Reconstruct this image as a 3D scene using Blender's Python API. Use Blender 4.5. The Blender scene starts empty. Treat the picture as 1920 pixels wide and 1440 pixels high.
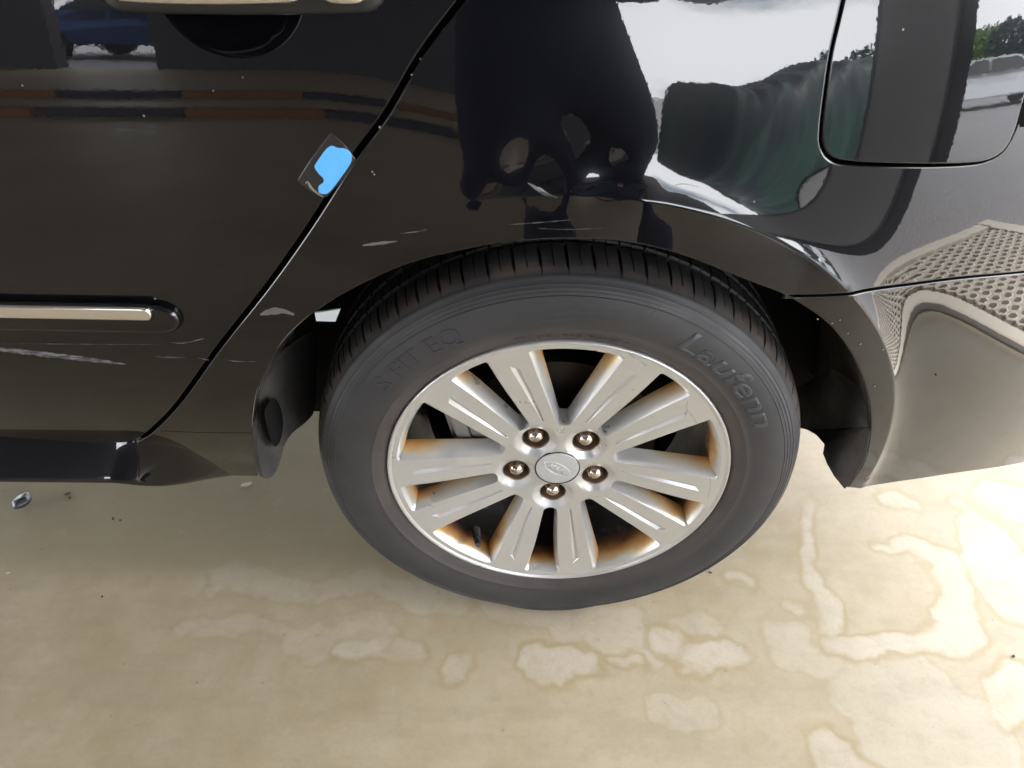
import bpy, bmesh, math, random
import numpy as np
from mathutils import Vector, Matrix, noise
from mathutils.geometry import delaunay_2d_cdt
rnd = random.Random(7)
S = bpy.context.scene
rad = math.radians

# ------------------------------------------------------------------ camera
CP = Vector((-.0524, -.723, 1.0986)); PITCH, YAW, FPX = rad(40.56), rad(-.71), 1473.2
FW = Vector((math.sin(YAW)*math.cos(PITCH), math.cos(YAW)*math.cos(PITCH), -math.sin(PITCH)))
RT = Vector((math.cos(YAW), -math.sin(YAW), 0)); UP = RT.cross(FW)
cam = bpy.data.cameras.new('camera'); co = bpy.data.objects.new('camera', cam); S.collection.objects.link(co)
cam.sensor_width = 36; cam.lens = FPX/1920*36; cam.clip_start = .02; cam.clip_end = 3000
co.matrix_world = Matrix.Translation(CP) @ Matrix((RT, UP, -FW)).transposed().to_4x4()
S.camera = co
cam.dof.use_dof = True; cam.dof.focus_distance = 1.02; cam.dof.aperture_fstop = 9.0

# ------------------------------------------------------------------ light and sky
SUN_EL, SUN_AZ = 46, 54         # the sun stands behind the car, a little to the right (degrees from +Y towards +X)
sd = Vector((math.sin(rad(SUN_AZ))*math.cos(rad(SUN_EL)), math.cos(rad(SUN_AZ))*math.cos(rad(SUN_EL)), math.sin(rad(SUN_EL))))
sl = bpy.data.lights.new('sun', 'SUN'); sl.energy = 4.8; sl.angle = rad(.5); sl.color = (1, .95, .88)
so = bpy.data.objects.new('sun', sl); S.collection.objects.link(so)
so.rotation_euler = (-sd).to_track_quat('-Z', 'Y').to_euler(); so.location = (2, 6, 9)
W = bpy.data.worlds.new('World'); S.world = W; W.use_nodes = True
nt = W.node_tree; bgn = nt.nodes['Background']
sky = nt.nodes.new('ShaderNodeTexSky'); sky.sky_type = 'NISHITA'; sky.sun_disc = False
sky.sun_elevation = rad(SUN_EL); sky.sun_rotation = rad(SUN_AZ); sky.dust_density = 1.5
tc = nt.nodes.new('ShaderNodeTexCoord'); mp = nt.nodes.new('ShaderNodeMapping'); mp.inputs['Scale'].default_value = (1.6, 1.6, 5)
nz = nt.nodes.new('ShaderNodeTexNoise'); nz.inputs['Scale'].default_value = 1.3; nz.inputs['Detail'].default_value = 7; nz.inputs['Roughness'].default_value = .55
rp = nt.nodes.new('ShaderNodeValToRGB'); rp.color_ramp.elements[0].position = .32; rp.color_ramp.elements[1].position = .50
mx = nt.nodes.new('ShaderNodeMix'); mx.data_type = 'RGBA'; mx.inputs[7].default_value = (21, 21.4, 22.2, 1)
nt.links.new(tc.outputs['Generated'], mp.inputs[0]); nt.links.new(mp.outputs[0], nz.inputs[0]); nt.links.new(nz.outputs[0], rp.inputs[0])
nt.links.new(rp.outputs[0], mx.inputs[0]); nt.links.new(sky.outputs[0], mx.inputs[6]); nt.links.new(mx.outputs[2], bgn.inputs[0])
bgn.inputs[1].default_value = .12
vs = S.view_settings; vs.view_transform = 'Standard'; vs.look = 'None'; vs.gamma = 1; vs.use_curve_mapping = False
vs.exposure = 2.7
S.cycles.max_bounces = 10; S.cycles.diffuse_bounces = 6; S.cycles.glossy_bounces = 5
S.cycles.sample_clamp_indirect = 10

# ------------------------------------------------------------------ materials
def mat(name, col=(.5,.5,.5), rough=.6, metal=0., **kw):
    m = bpy.data.materials.new(name); m.use_nodes = True
    b = m.node_tree.nodes['Principled BSDF']
    b.inputs['Base Color'].default_value = (*col, 1); b.inputs['Roughness'].default_value = rough; b.inputs['Metallic'].default_value = metal
    for k, v in kw.items(): b.inputs[k.replace('_', ' ')].default_value = v
    return m
class NG:
    """small node helper"""
    def __init__(s, m): s.t = m.node_tree; s.b = s.t.nodes['Principled BSDF']; s.tc = None
    def obj(s):
        if not s.tc: s.tc = s.t.nodes.new('ShaderNodeTexCoord')
        return s.tc.outputs['Object']
    def link(s, a, b): s.t.links.new(a, b)
    def val(s, inp, v):
        if hasattr(v, 'is_output') or isinstance(v, bpy.types.NodeSocket): s.link(v, inp)
        else: inp.default_value = v
    def math(s, op, a, b=None, c=None, clamp=False):
        n = s.t.nodes.new('ShaderNodeMath'); n.operation = op; n.use_clamp = clamp
        s.val(n.inputs[0], a)
        if b is not None: s.val(n.inputs[1], b)
        if c is not None: s.val(n.inputs[2], c)
        return n.outputs[0]
    def vmath(s, op, a, b=None):
        n = s.t.nodes.new('ShaderNodeVectorMath'); n.operation = op; s.val(n.inputs[0], a)
        if b is not None: s.val(n.inputs[1], b)
        return n.outputs['Value'] if op in ('LENGTH', 'DOT_PRODUCT', 'DISTANCE') else n.outputs[0]
    def sep(s, v):
        n = s.t.nodes.new('ShaderNodeSeparateXYZ'); s.link(v, n.inputs[0]); return n.outputs
    def noise(s, scale, detail=4, rough=.55, vec=None, stretch=None, dist=0):
        v = vec or s.obj()
        if stretch:
            mp = s.t.nodes.new('ShaderNodeMapping'); mp.inputs['Scale'].default_value = stretch; s.link(v, mp.inputs[0]); v = mp.outputs[0]
        n = s.t.nodes.new('ShaderNodeTexNoise'); n.inputs['Scale'].default_value = scale; n.inputs['Detail'].default_value = detail
        n.inputs['Roughness'].default_value = rough; n.inputs['Distortion'].default_value = dist; s.link(v, n.inputs[0]); return n.outputs
    def ss(s, v, a, b, lo=0., hi=1.):
        n = s.t.nodes.new('ShaderNodeMapRange'); n.interpolation_type = 'SMOOTHSTEP'; s.val(n.inputs[0], v)
        n.inputs[1].default_value = a; n.inputs[2].default_value = b; n.inputs[3].default_value = lo; n.inputs[4].default_value = hi
        return n.outputs[0]
    def mix(s, f, a, b, mode='MIX'):
        n = s.t.nodes.new('ShaderNodeMix'); n.data_type = 'RGBA'; n.blend_type = mode; s.val(n.inputs[0], f)
        for i, q in ((6, a), (7, b)): s.val(n.inputs[i], q if not isinstance(q, tuple) else (*q, 1) if len(q) == 3 else q)
        return n.outputs[2]
    def ramp(s, v, stops):
        n = s.t.nodes.new('ShaderNodeValToRGB'); e = n.color_ramp.elements
        while len(e) < len(stops): e.new(.5)
        for k, (p, c) in enumerate(stops): e[k].position = p; e[k].color = (*c, 1)
        s.link(v, n.inputs[0]); return n.outputs[0]
    def color(s, v): s.link(v, s.b.inputs['Base Color'])
    def rough(s, v): s.link(v, s.b.inputs['Roughness'])
    def bump(s, h, strength=.3, dist=.001):
        n = s.t.nodes.new('ShaderNodeBump'); n.inputs['Strength'].default_value = strength; n.inputs['Distance'].default_value = dist
        s.link(h, n.inputs['Height']); s.link(n.outputs[0], s.b.inputs['Normal'])

def m_paint():
    m = mat('black_car_paint', (.004,.004,.0055), .2, 0, IOR=1.5, Specular_IOR_Level=.06, Coat_Weight=1., Coat_Roughness=.01, Coat_IOR=1.5)
    g = NG(m); x, y, z = g.sep(g.obj())
    d = g.noise(9, 6)[0]; d2 = g.noise(900, 2)[0]
    dust = g.math('MULTIPLY', g.ss(d, .45, .75), g.ss(z, .62, .3))
    spk = g.ss(d2, .70, .74)
    dust = g.math('ADD', g.math('MULTIPLY', dust, .55), g.math('MULTIPLY', spk, g.ss(z, .66, .38)), clamp=True)
    g.color(g.mix(dust, (.0025,.0025,.0035), (.016,.0145,.0125)))
    peel = g.noise(260, 1)[0]
    nb = g.t.nodes.new('ShaderNodeBump'); nb.inputs['Strength'].default_value = .008; nb.inputs['Distance'].default_value = .001
    g.link(peel, nb.inputs['Height']); g.link(nb.outputs[0], g.b.inputs['Coat Normal'])
    return m
PAINT = m_paint()
CHROME = mat('satin_chrome', (.82,.81,.80), .13, 1.)
BLACKPL = mat('black_plastic', (.012,.012,.013), .38)
g = NG(BLACKPL); g.bump(g.noise(700, 2)[0], .15)
def m_liner():
    m = mat('dusty_liner_plastic', (.03,.028,.026), .8, Specular_IOR_Level=.25); g = NG(m)
    n = g.noise(14, 6)[0]; n2 = g.noise(180, 3)[0]
    f = g.math('ADD', g.ss(n, .35, .7, 0, .7), g.ss(n2, .6, .75, 0, .3))
    g.color(g.mix(f, (.026,.024,.023), (.085,.076,.066))); g.bump(n2, .3); return m
LINER = m_liner()
RETURNM = mat('dusty_black_paint', (.02,.018,.017), .42)
g = NG(RETURNM); n_ = g.noise(20, 6)[0]; g.color(g.mix(g.ss(n_, .4, .7), (.014,.013,.013), (.06,.053,.046)))
def m_tyre():
    m = mat('worn_rubber', (.03,.03,.031), .62); g = NG(m); x, y, z = g.sep(g.obj())
    r = g.math('SQRT', g.math('ADD', g.math('MULTIPLY', x, x), g.math('MULTIPLY', z, z)))
    n = g.noise(16, 6, .6)[0]; nf = g.noise(420, 3)[0]
    n3 = g.noise(5, 4)[0]
    brown = g.math('MULTIPLY', g.ss(r, .262, .236), g.ss(n, .3, .62))
    brown2 = g.math('MULTIPLY', g.math('MULTIPLY', g.ss(r, .314, .319), g.ss(y, .04, .012)), g.ss(n, .28, .6))
    base = g.mix(g.ss(n3, .35, .65), (.023,.0227,.0243), (.034,.0325,.034))
    c = g.mix(g.math('MULTIPLY', brown, .85), base, (.060,.046,.040))
    c = g.mix(g.math('MULTIPLY', brown2, .7), c, (.085,.068,.055))
    c = g.mix(g.ss(nf, .62, .8, 0, .35), c, (.10,.09,.08))
    # the tread, where the road polishes it, is cleaner and darker
    c = g.mix(g.ss(y, .028, .045, 0, .75), c, (.026,.026,.027))
    # fine ribs (print of the mould) across the shoulder
    ring = g.math('SINE', g.math('MULTIPLY', r, 2600)); 
    h = g.math('ADD', g.math('MULTIPLY', ring, .25), nf)
    g.color(c); g.rough(g.ss(n, .3, .7, .5, .68)); g.bump(h, .22, .0006); return m
TYRE = m_tyre()
LETTER = mat('raised_rubber_letters', (.037,.039,.044), .55); g = NG(LETTER); g.bump(g.noise(500, 2)[0], .2, .0005)
LETTERD = mat('raised_rubber_letters_dark', (.026,.028,.036), .45)
def m_alloy():
    m = mat('silver_wheel_paint', (.6,.6,.6), .32, .45); g = NG(m); x, y, z = g.sep(g.obj())
    r = g.math('SQRT', g.math('ADD', g.math('MULTIPLY', x, x), g.math('MULTIPLY', z, z)))
    n = g.noise(22, 5)[0]; nn = g.math('MULTIPLY', g.math('SUBTRACT', n, .5), .03)
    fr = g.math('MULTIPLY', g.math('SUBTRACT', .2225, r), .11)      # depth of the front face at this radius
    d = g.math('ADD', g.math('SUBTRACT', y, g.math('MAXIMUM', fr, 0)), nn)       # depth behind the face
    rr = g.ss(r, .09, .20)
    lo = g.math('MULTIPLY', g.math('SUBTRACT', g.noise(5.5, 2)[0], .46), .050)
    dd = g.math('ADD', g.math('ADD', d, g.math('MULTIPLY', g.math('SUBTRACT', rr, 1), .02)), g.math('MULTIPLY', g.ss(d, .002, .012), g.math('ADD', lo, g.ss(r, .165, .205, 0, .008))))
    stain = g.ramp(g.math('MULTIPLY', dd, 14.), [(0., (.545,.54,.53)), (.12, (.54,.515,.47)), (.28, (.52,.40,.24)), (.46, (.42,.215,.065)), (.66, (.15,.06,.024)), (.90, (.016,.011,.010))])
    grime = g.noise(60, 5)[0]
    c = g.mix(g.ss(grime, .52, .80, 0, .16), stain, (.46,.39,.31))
    # brown film left in the folds of the face
    g.color(c); g.rough(g.ss(n, .3, .7, .27, .40))
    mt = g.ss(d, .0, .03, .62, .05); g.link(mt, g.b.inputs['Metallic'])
    return m
ALLOY = m_alloy()
CAPM = mat('silver_cap_plastic', (.50,.51,.52), .35, .4)
NUTM = mat('chromed_steel', (.62,.56,.48), .16, 1.)
g = NG(NUTM); g.color(g.mix(g.ss(g.noise(90, 4)[0], .4, .7), (.78,.74,.68), (.40,.29,.20)))
POCKET = mat('brown_lug_seat', (.36,.28,.22), .3, .9)
DISC = mat('brake_disc_steel', (.035,.028,.024), .45, .5)
CAST = mat('cast_caliper', (.34,.33,.31), .5, .6)
DARK = mat('dark_underside', (.006,.006,.006), .9, Specular_IOR_Level=.1)
SCRAPE = mat('scraped_paint', (.13,.13,.135), .55); g = NG(SCRAPE)
g.color(g.mix(g.ss(g.noise(240, 5, stretch=(.25,1,1))[0], .42, .62), (.02,.02,.022), (.16,.16,.17)))
CHIP_OR_HIGHLIGHT = mat('chipped_primer_or_highlight', (.26,.25,.22), .6)
MUD = mat('dried_dirt_smear', (.10,.095,.085), .8)
BLUE = mat('blue_masking_tape', (.10,.42,.93), .55); g = NG(BLUE)
g.color(g.mix(g.noise(60, 3, stretch=(1,1,.2))[0], (.085,.38,.90), (.13,.48,.98)))
CLEAR = mat('clear_film', (.012,.012,.012), .35, Coat_Weight=.3)
WHITE = mat('pale_white', (.86,.93,.95), .5)
GLASS = mat('privacy_glass', (.01,.012,.012), .03, Coat_Weight=1.)

# ------------------------------------------------------------------ mesh helpers
def link(name, me, mt=None, parent=None, **props):
    o = bpy.data.objects.new(name, me); S.collection.objects.link(o)
    if parent: o.parent = parent
    if mt and me is not None: me.materials.append(mt)
    for k, v in props.items(): o[k] = v
    return o
def empty(name, loc=(0,0,0), parent=None, **props):
    o = bpy.data.objects.new(name, None); S.collection.objects.link(o); o.location = loc; o.empty_display_size = .1
    if parent: o.parent = parent
    for k, v in props.items(): o[k] = v
    return o
def mesh(name, v, f, smooth=True, angle=None):
    me = bpy.data.meshes.new(name); me.from_pydata([tuple(map(float, p)) for p in v], [], f); me.update()
    if smooth:
        me.polygons.foreach_set('use_smooth', [True]*len(me.polygons))
        if angle: me.set_sharp_from_angle(angle=rad(angle))
    return me
def box_bm(bm, c, s, bev=0., rot=None):
    r = bmesh.ops.create_cube(bm, size=1); M = Matrix.Translation(c) @ (rot or Matrix()) @ Matrix.Diagonal((*s, 1))
    bmesh.ops.transform(bm, matrix=M, verts=r['verts'])
    if bev: bmesh.ops.bevel(bm, geom=list({e for v in r['verts'] for e in v.link_edges}), offset=bev, segments=2, affect='EDGES')
def bm_obj(name, bm, mt, parent=None, smooth=False, angle=35, **props):
    me = bpy.data.meshes.new(name); bm.to_mesh(me); bm.free()
    if smooth:
        me.polygons.foreach_set('use_smooth', [True]*len(me.polygons)); me.set_sharp_from_angle(angle=rad(angle))
    return link(name, me, mt, parent, **props)
def box(name, c, s, mt, parent=None, bev=0., rot=None, **props):
    bm = bmesh.new(); box_bm(bm, c, s, bev, rot); return bm_obj(name, bm, mt, parent, **props)
def lathe(prof, n=128, ang=None, fn=None):
    """prof: (r, y) pairs, turned about the y axis"""
    v = []; f = []; A = ang or [2*math.pi*k/n for k in range(n)]; n = len(A); m = len(prof)
    for a in A:
        for (r, y) in prof:
            rr, yy, aa = (r, y, a) if fn is None else fn(r, y, a)
            v.append((rr*math.cos(aa), yy, rr*math.sin(aa)))
    for k in range(n):
        k2 = (k+1) % n
        for j in range(m-1): f.append((k*m+j, k*m+j+1, k2*m+j+1, k2*m+j))
    return v, f

def cr(pts, step=.008, closed=False):
    """Catmull-Rom curve through pts, resampled to about step"""
    P = [np.array(p, float) for p in pts]; n = len(P); out = []
    seg = n if closed else n-1
    for i in range(seg):
        p1, p2 = P[i], P[(i+1) % n]
        p0 = P[i-1] if (closed or i > 0) else 2*p1-p2
        p3 = P[(i+2) % n] if (closed or i+2 < n) else 2*p2-p1
        k = max(1, int(math.ceil(np.linalg.norm(p2-p1)/step)))
        for j in range(k):
            t = j/k
            out.append(.5*((2*p1)+(-p0+p2)*t+(2*p0-5*p1+4*p2-p3)*t*t+(-p0+3*p1-3*p2+p3)*t**3))
    if not closed: out.append(P[-1])
    return [tuple(p) for p in out]
def lin(a, b, step=.008):
    k = max(1, int(math.ceil(math.dist(a, b)/step))); return [(a[0]+(b[0]-a[0])*j/k, a[1]+(b[1]-a[1])*j/k) for j in range(k+1)]
def join(*paths):
    out = []
    for p in paths:
        for q in p:
            if not out or math.dist(out[-1], q) > 1e-4: out.append(tuple(q))
    if math.dist(out[0], out[-1]) < 1e-4: out.pop()
    return out
def area(p): return .5*sum(p[i-1][0]*p[i][1]-p[i][0]*p[i-1][1] for i in range(len(p)))
def ccw(p): return p if area(p) > 0 else p[::-1]
def inset(p, d):
    """move a ccw polygon inwards by d (number or list)"""
    P = np.array(p); n = len(P); e = np.roll(P, -1, 0)-P; e /= np.linalg.norm(e, axis=1, keepdims=True)+1e-12
    nn = np.stack([-e[:,1], e[:,0]], 1); s = nn+np.roll(nn, 1, 0); L = (s*s).sum(1, keepdims=True)
    s = 2*s/np.maximum(L, .9)
    d = np.array(d).reshape(-1, 1) if hasattr(d, '__len__') else d
    return [tuple(q) for q in P+s*d]
def inside(pts, poly):
    x, y = pts[:,0], pts[:,1]; r = np.zeros(len(pts), bool); P = np.array(poly); Q = np.roll(P, -1, 0)
    for (x1, y1), (x2, y2) in zip(P, Q):
        if y1 == y2: continue
        c = ((y1 > y) != (y2 > y)) & (x < (x2-x1)*(y-y1)/(y2-y1)+x1); r ^= c
    return r
def far_from(pts, loops, d):
    keep = np.ones(len(pts), bool)
    L = np.concatenate([np.array(l) for l in loops])
    for i in range(0, len(L), 64):
        c = L[i:i+64]; keep &= (((pts[:,None,:]-c[None])**2).sum(2).min(1) > d*d)
    return keep
def fill(outer, holes=(), cons=(), grid=.008, jitter=0.):
    """triangulate outer minus holes; returns points (first the loops in order) and triangles"""
    loops = [outer]+list(holes); V = []; E = []
    for l in loops:
        b = len(V); V += l; E += [(b+i, b+(i+1) % len(l)) for i in range(len(l))]
    nb = len(V)
    for c in cons:
        b = len(V); V += c; E += [(b+i, b+i+1) for i in range(len(c)-1)]
    O = np.array(outer); x0, z0 = O.min(0); x1, z1 = O.max(0)
    gx, gz = np.meshgrid(np.arange(x0+grid/2, x1, grid), np.arange(z0+grid/2, z1, grid*.87)); gx[1::2] += grid/2
    G = np.stack([gx.ravel(), gz.ravel()], 1); G = G[inside(G, outer)]
    for h in holes: G = G[~inside(G, h)]
    if len(G): G = G[far_from(G, loops+list(cons), grid*.55)]
    V += [tuple(q) for q in G]
    r = delaunay_2d_cdt([Vector(q) for q in V], E, [], 0, 1e-6)
    vv, ff, ov = r[0], r[2], r[3]
    C = np.array([[sum(vv[i][0] for i in f)/3, sum(vv[i][1] for i in f)/3] for f in ff])
    k = inside(C, outer)
    for h in holes: k &= ~inside(C, h)
    tris = [tuple(f) for f, q in zip(ff, k) if q]
    idx = {}
    for j, os_ in enumerate(ov):
        for q in os_: idx[q] = j
    return [tuple(q) for q in vv], tris, [idx[i] for i in range(nb)]

# ------------------------------------------------------------------ the outer skin of the car side: y = F(x, z)
WZ = .318
def sm(a, b, x):
    t = (x-a)/(b-a); t = 0. if t < 0 else 1. if t > 1 else t
    return t*t*(3-2*t)
DENTS = [(-.045,.772,.022,.0028), (.030,.768,.020,.0020), (.066,.748,.022,-.0016), (-.008,.748,.018,-.0018), (-.085,.742,.02,.0014)]
def F(x, z):
    q = sm(-.25, .15, x)
    if z > .6: y = -.036+(.22+.18*q)*(z-.6)**2
    else: y = -.036+.8*(.6-z)**2*(1-.35*q-.42*sm(.15, .40, x))
    if x > .02: y += .30*(x-.02)**2
    if x > .78: y += 1.2*(x-.78)**2
    r = math.hypot(x, z-WZ); a = math.degrees(math.atan2(z-WZ, x)) % 360; a = a if a < 270 else a-360; w = 1-sm(80, 112, a)
    y -= .010*w*(1. if r < .431 else math.exp(-(r-.431)/.019))
    for (cx, cz, s, am) in DENTS:
        d2 = ((x-cx)**2+(z-cz)**2)/(s*s)
        if d2 < 9: y += am*math.exp(-d2)
    return y
def FN(x, z, fn=F, e=.0008):
    dx = (fn(x+e, z)-fn(x-e, z))/(2*e); dz = (fn(x, z+e)-fn(x, z-e))/(2*e)
    return Vector((dx, -1, dz)).normalized()
def ray(u, v): return (FW+RT*((u-960)/FPX)+UP*((720-v)/FPX)).normalized()
def px(u, v, dy=0.):
    """point of the body skin that the photograph shows at (u, v)"""
    d = ray(u, v); t0 = (-.08-CP.y)/d.y; t1 = t0
    while True:
        P = CP+d*t1
        if P.y > F(P.x, P.z)+dy: break
        t0 = t1; t1 += .01
        if t1 > 4: raise ValueError((u, v))
    for _ in range(22):
        t = (t0+t1)/2; P = CP+d*t
        if P.y > F(P.x, P.z)+dy: t1 = t
        else: t0 = t
    return (P.x, P.z)
def gpx(u, v, z=0.):
    d = ray(u, v); return CP+d*((z-CP.z)/d.z)
def pxs(l): return [px(*q) for q in l]

def panel(name, poly, mt, parent, holes=(), cons=(), fn=F, grid=.009, depth=.014, levels=None, flip_holes=True, **props):
    """a body panel: skin on fn, a small rounded edge all round, and a return going inwards"""
    poly = ccw(poly); holes = [ccw(h) for h in holes]
    lv = levels or [(.0019, 0.), (.0007, .0004), (0., .0016), (0., depth)]
    fo = inset(poly, lv[0][0]); fh = [inset(h, -lv[0][0]) for h in holes]
    V2, T, bi = fill(fo, fh, cons, grid)
    V = [(x, fn(x, z)+lv[0][1], z) for x, z in V2]; Nn = [FN(x, z, fn) for x, z in V2]
    Fc = []
    for t in T:
        a, b, c = (V2[i] for i in t)
        s = (b[0]-a[0])*(c[1]-a[1])-(b[1]-a[1])*(c[0]-a[0])
        Fc.append(t if s > 0 else t[::-1])          # seen from -y a ccw (x, z) triangle faces -y
    base = 0
    for k, l in enumerate([poly]+holes):
        n = len(l); sg = 1 if k == 0 else -1
        prev = bi[base:base+n]; base += n
        out = inset(l, -1.*sg); outn = [Vector((o[0]-q[0], 0, o[1]-q[1])).normalized() for o, q in zip(out, l)]
        for j, (ins, dy) in enumerate(lv[1:]):
            ring = inset(l, ins*sg); cur = []; w = (.45, .85, 1., 1., 1.)[j]
            for i, q in enumerate(ring):
                cur.append(len(V)); V.append((q[0], fn(*l[i])+dy, q[1]))
                Nn.append((FN(*l[i], fn)*(1-w)+outn[i]*w+Vector((0, -.001, 0))).normalized())
            for i in range(n):
                i2 = (i+1) % n; f4 = (prev[i], cur[i], cur[i2], prev[i2])
                Fc.append(f4 if k == 0 else f4[::-1])
            prev = cur
    me = mesh(name, V, Fc); me.normals_split_custom_set_from_vertices([tuple(q) for q in Nn])
    return link(name, me, mt, parent, **props)
def face_out(V, Fc):
    """turn every face so that it looks out of the car side (-y)"""
    out = []
    for f in Fc:
        a, b, c = (Vector(V[i]) for i in f[:3]); out.append(f[::-1] if (b-a).cross(c-a).y > 0 else f)
    return out
def off(dy): return lambda x, z: F(x, z)+dy
def ribbon(name, pts, widths, mt, parent, h=.0004, **props):
    """a thin mark lying on the skin: pts and widths in metres"""
    n = len(pts); L = []; R = []
    for i in range(n):
        a = Vector(pts[max(0, i-1)]); b = Vector(pts[min(n-1, i+1)]); t = (b-a).normalized(); w = widths[i]/2
        L.append((pts[i][0]-t.y*w, pts[i][1]+t.x*w)); R.append((pts[i][0]+t.y*w, pts[i][1]-t.x*w))
    V = []; Fc = []; Nn = []
    for l, c, r in zip(L, pts, R):
        for j, q in enumerate((l, c, r)): V.append((q[0], F(*q)-(h if j == 1 else .00012), q[1])); Nn.append(tuple(FN(*q)))
    for i in range(n-1):
        for j in (0, 1): Fc.append((3*i+j, 3*i+j+1, 3*i+4+j, 3*i+3+j))
    Fc = face_out(V, Fc)
    me = mesh(name, V, Fc); me.normals_split_custom_set_from_vertices(Nn)
    return link(name, me, mt, parent, **props)

# ------------------------------------------------------------------ setting: floor, asphalt
CONC = mat('stained_concrete', (.4,.36,.28), .55)
def m_concrete():
    g = NG(CONC); P = g.obj(); x, y, z = g.sep(P)
    # wobble the coordinates so that the drips have organic rims
    w = g.noise(7, 3)[1]; w2 = g.noise(30, 3)[1]
    P2 = g.vmath('ADD', P, g.vmath('MULTIPLY', g.vmath('SUBTRACT', w, (.5,.5,.5)), (.12,.12,0)))
    P2 = g.vmath('ADD', P2, g.vmath('MULTIPLY', g.vmath('SUBTRACT', w2, (.5,.5,.5)), (.022,.022,0)))
    fl = g.vmath('MULTIPLY', P2, (1,1,0))
    D = None
    def cap(u1, v1, u2, v2, r, sm_=.012):
        nonlocal D
        a = gpx(u1, v1); b = gpx(u2, v2); a.z = b.z = 0; ba = b-a
        pa = g.vmath('SUBTRACT', fl, tuple(a)); h = g.math('DIVIDE', g.vmath('DOT_PRODUCT', pa, tuple(ba)), max(ba.dot(ba), 1e-6), clamp=True)
        n = g.t.nodes.new('ShaderNodeVectorMath'); n.operation = 'SCALE'; n.inputs[0].default_value = tuple(ba); g.link(h, n.inputs['Scale'])
        d = g.math('SUBTRACT', g.vmath('LENGTH', g.vmath('SUBTRACT', pa, n.outputs[0])), r)
        D = d if D is None else g.math('SMOOTH_MIN', D, d, sm_)
    for c in STAINS: cap(*c)
    Dw = D; D = None
    for c in STAINS2: cap(*c)
    Df = D
    big = g.noise(2.2, 6, .6)[0]; mid = g.noise(11, 6, .62)[0]; fine = g.noise(160, 4, .7)[0]
    strk = g.noise(10, 5, .6, stretch=(.4, 2.0, 1))[0]
    c = g.mix(g.ss(big, .32, .68), (.365,.288,.172), (.435,.358,.242))
    c = g.mix(g.ss(mid, .35, .72, 0, .55), c, (.475,.40,.28))
    c = g.mix(g.ss(strk, .42, .70, 0, .28), c, (.27,.23,.15))
    # shade under the car painted into the floor colour as a darker, greener band
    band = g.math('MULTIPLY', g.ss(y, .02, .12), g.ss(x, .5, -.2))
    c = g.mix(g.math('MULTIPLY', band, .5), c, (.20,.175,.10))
    # washed, paler patches with yellowish rims
    c = g.mix(g.math('MULTIPLY', g.ss(Df, .010, -.016), .17), c, (.62,.57,.50))
    c = g.mix(g.math('MULTIPLY', g.math('MULTIPLY', g.ss(Df, -.006, .0), g.ss(Df, .008, .0)), .35), c, (.34,.275,.15))
    rim = g.math('MULTIPLY', g.ss(Dw, -.004, .0015), g.ss(Dw, .013, .0025))
    patchy = g.ss(g.noise(6, 5, .6)[0], .34, .60, .30, 1.)
    c = g.mix(g.math('MULTIPLY', g.math('MULTIPLY', rim, .55), patchy), c, (.33,.25,.11))
    c = g.mix(g.math('MULTIPLY', g.ss(Dw, .003, -.012, 0, .36), patchy), c, (.64,.58,.51))
    m2 = g.noise(38, 6, .7)[0]; c = g.mix(g.ss(m2, .45, .75, 0, .30), c, (.27,.225,.14)); c = g.mix(g.ss(m2, .42, .22, 0, .25), c, (.55,.50,.40))
    gr = g.noise(600, 3, .7)[0]; c = g.mix(g.ss(gr, .56, .78, 0, .25), c, (.22,.18,.11)); c = g.mix(g.ss(gr, .42, .25, 0, .2), c, (.62,.56,.45))
    sp = g.ss(g.noise(75, 2, .5)[0], .725, .76)
    c = g.mix(g.math('MULTIPLY', sp, .45), c, (.16,.13,.08))
    c = g.mix(g.ss(fine, .3, .8, 0, .18), c, (.25,.22,.16))
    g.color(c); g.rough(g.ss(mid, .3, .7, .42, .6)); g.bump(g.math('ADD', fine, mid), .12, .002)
# strong patches (u1, v1, u2, v2, radius): ends measured on the photograph, laid on the ground
STAINS = [(660,1212,760,1226,.017), (835,1237,862,1237,.018), (1010,1240,1105,1245,.026), (1160,1235,1200,1237,.007),
          (1250,1195,1285,1205,.024), (1320,1245,1370,1240,.024), (1590,1205,1790,1212,.021), (1900,1290,1900,1345,.034),
          (1520,955,1520,1075,.014), (1525,1080,1562,1165,.020), (1665,915,1690,938,.018), (1655,1035,1690,1040,.010),
          (1700,1030,1775,1052,.022), (1785,1060,1800,1190,.030), (1850,1010,1900,1120,.05), (1560,1400,1620,1440,.03), (1470,1120,1500,1135,.012),
          (1360,1075,1395,1080,.012), (1880,930,1990,960,.05), (1800,940,1880,1000,.012)]
STAINS2 = [(350,1165,460,1180,.022), (470,1182,600,1165,.018), (560,1190,700,1195,.03), (1240,1320,1320,1335,.03), (1470,1230,1560,1235,.03),
           (1700,1330,1780,1400,.10), (420,1090,700,1095,.03), (930,1130,1180,1170,.03), (1080,1180,1240,1215,.03), (740,1110,860,1120,.03),
           (1440,1180,1500,1190,.03), (1290,1180,1340,1185,.02)]
m_concrete()
def sheet(name, x0, x1, y0, y1, z, mt, th=None, **p):
    if th: return box(name, ((x0+x1)/2, (y0+y1)/2, z-th/2), (x1-x0, y1-y0, th), mt, None, 0, **p)
    return link(name, mesh(name, [(x0,y0,z), (x1,y0,z), (x1,y1,z), (x0,y1,z)], [(0,1,2,3)], False), mt, None, **p)
sheet('concrete_floor', -9, 1.29, -8.5, 4.5, 0, CONC, .12, kind='structure')
ASPH = mat('grey_asphalt', (.13,.128,.135), .85); g = NG(ASPH)
n1 = g.noise(.6, 6)[0]; n2 = g.noise(60, 5)[0]
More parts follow.
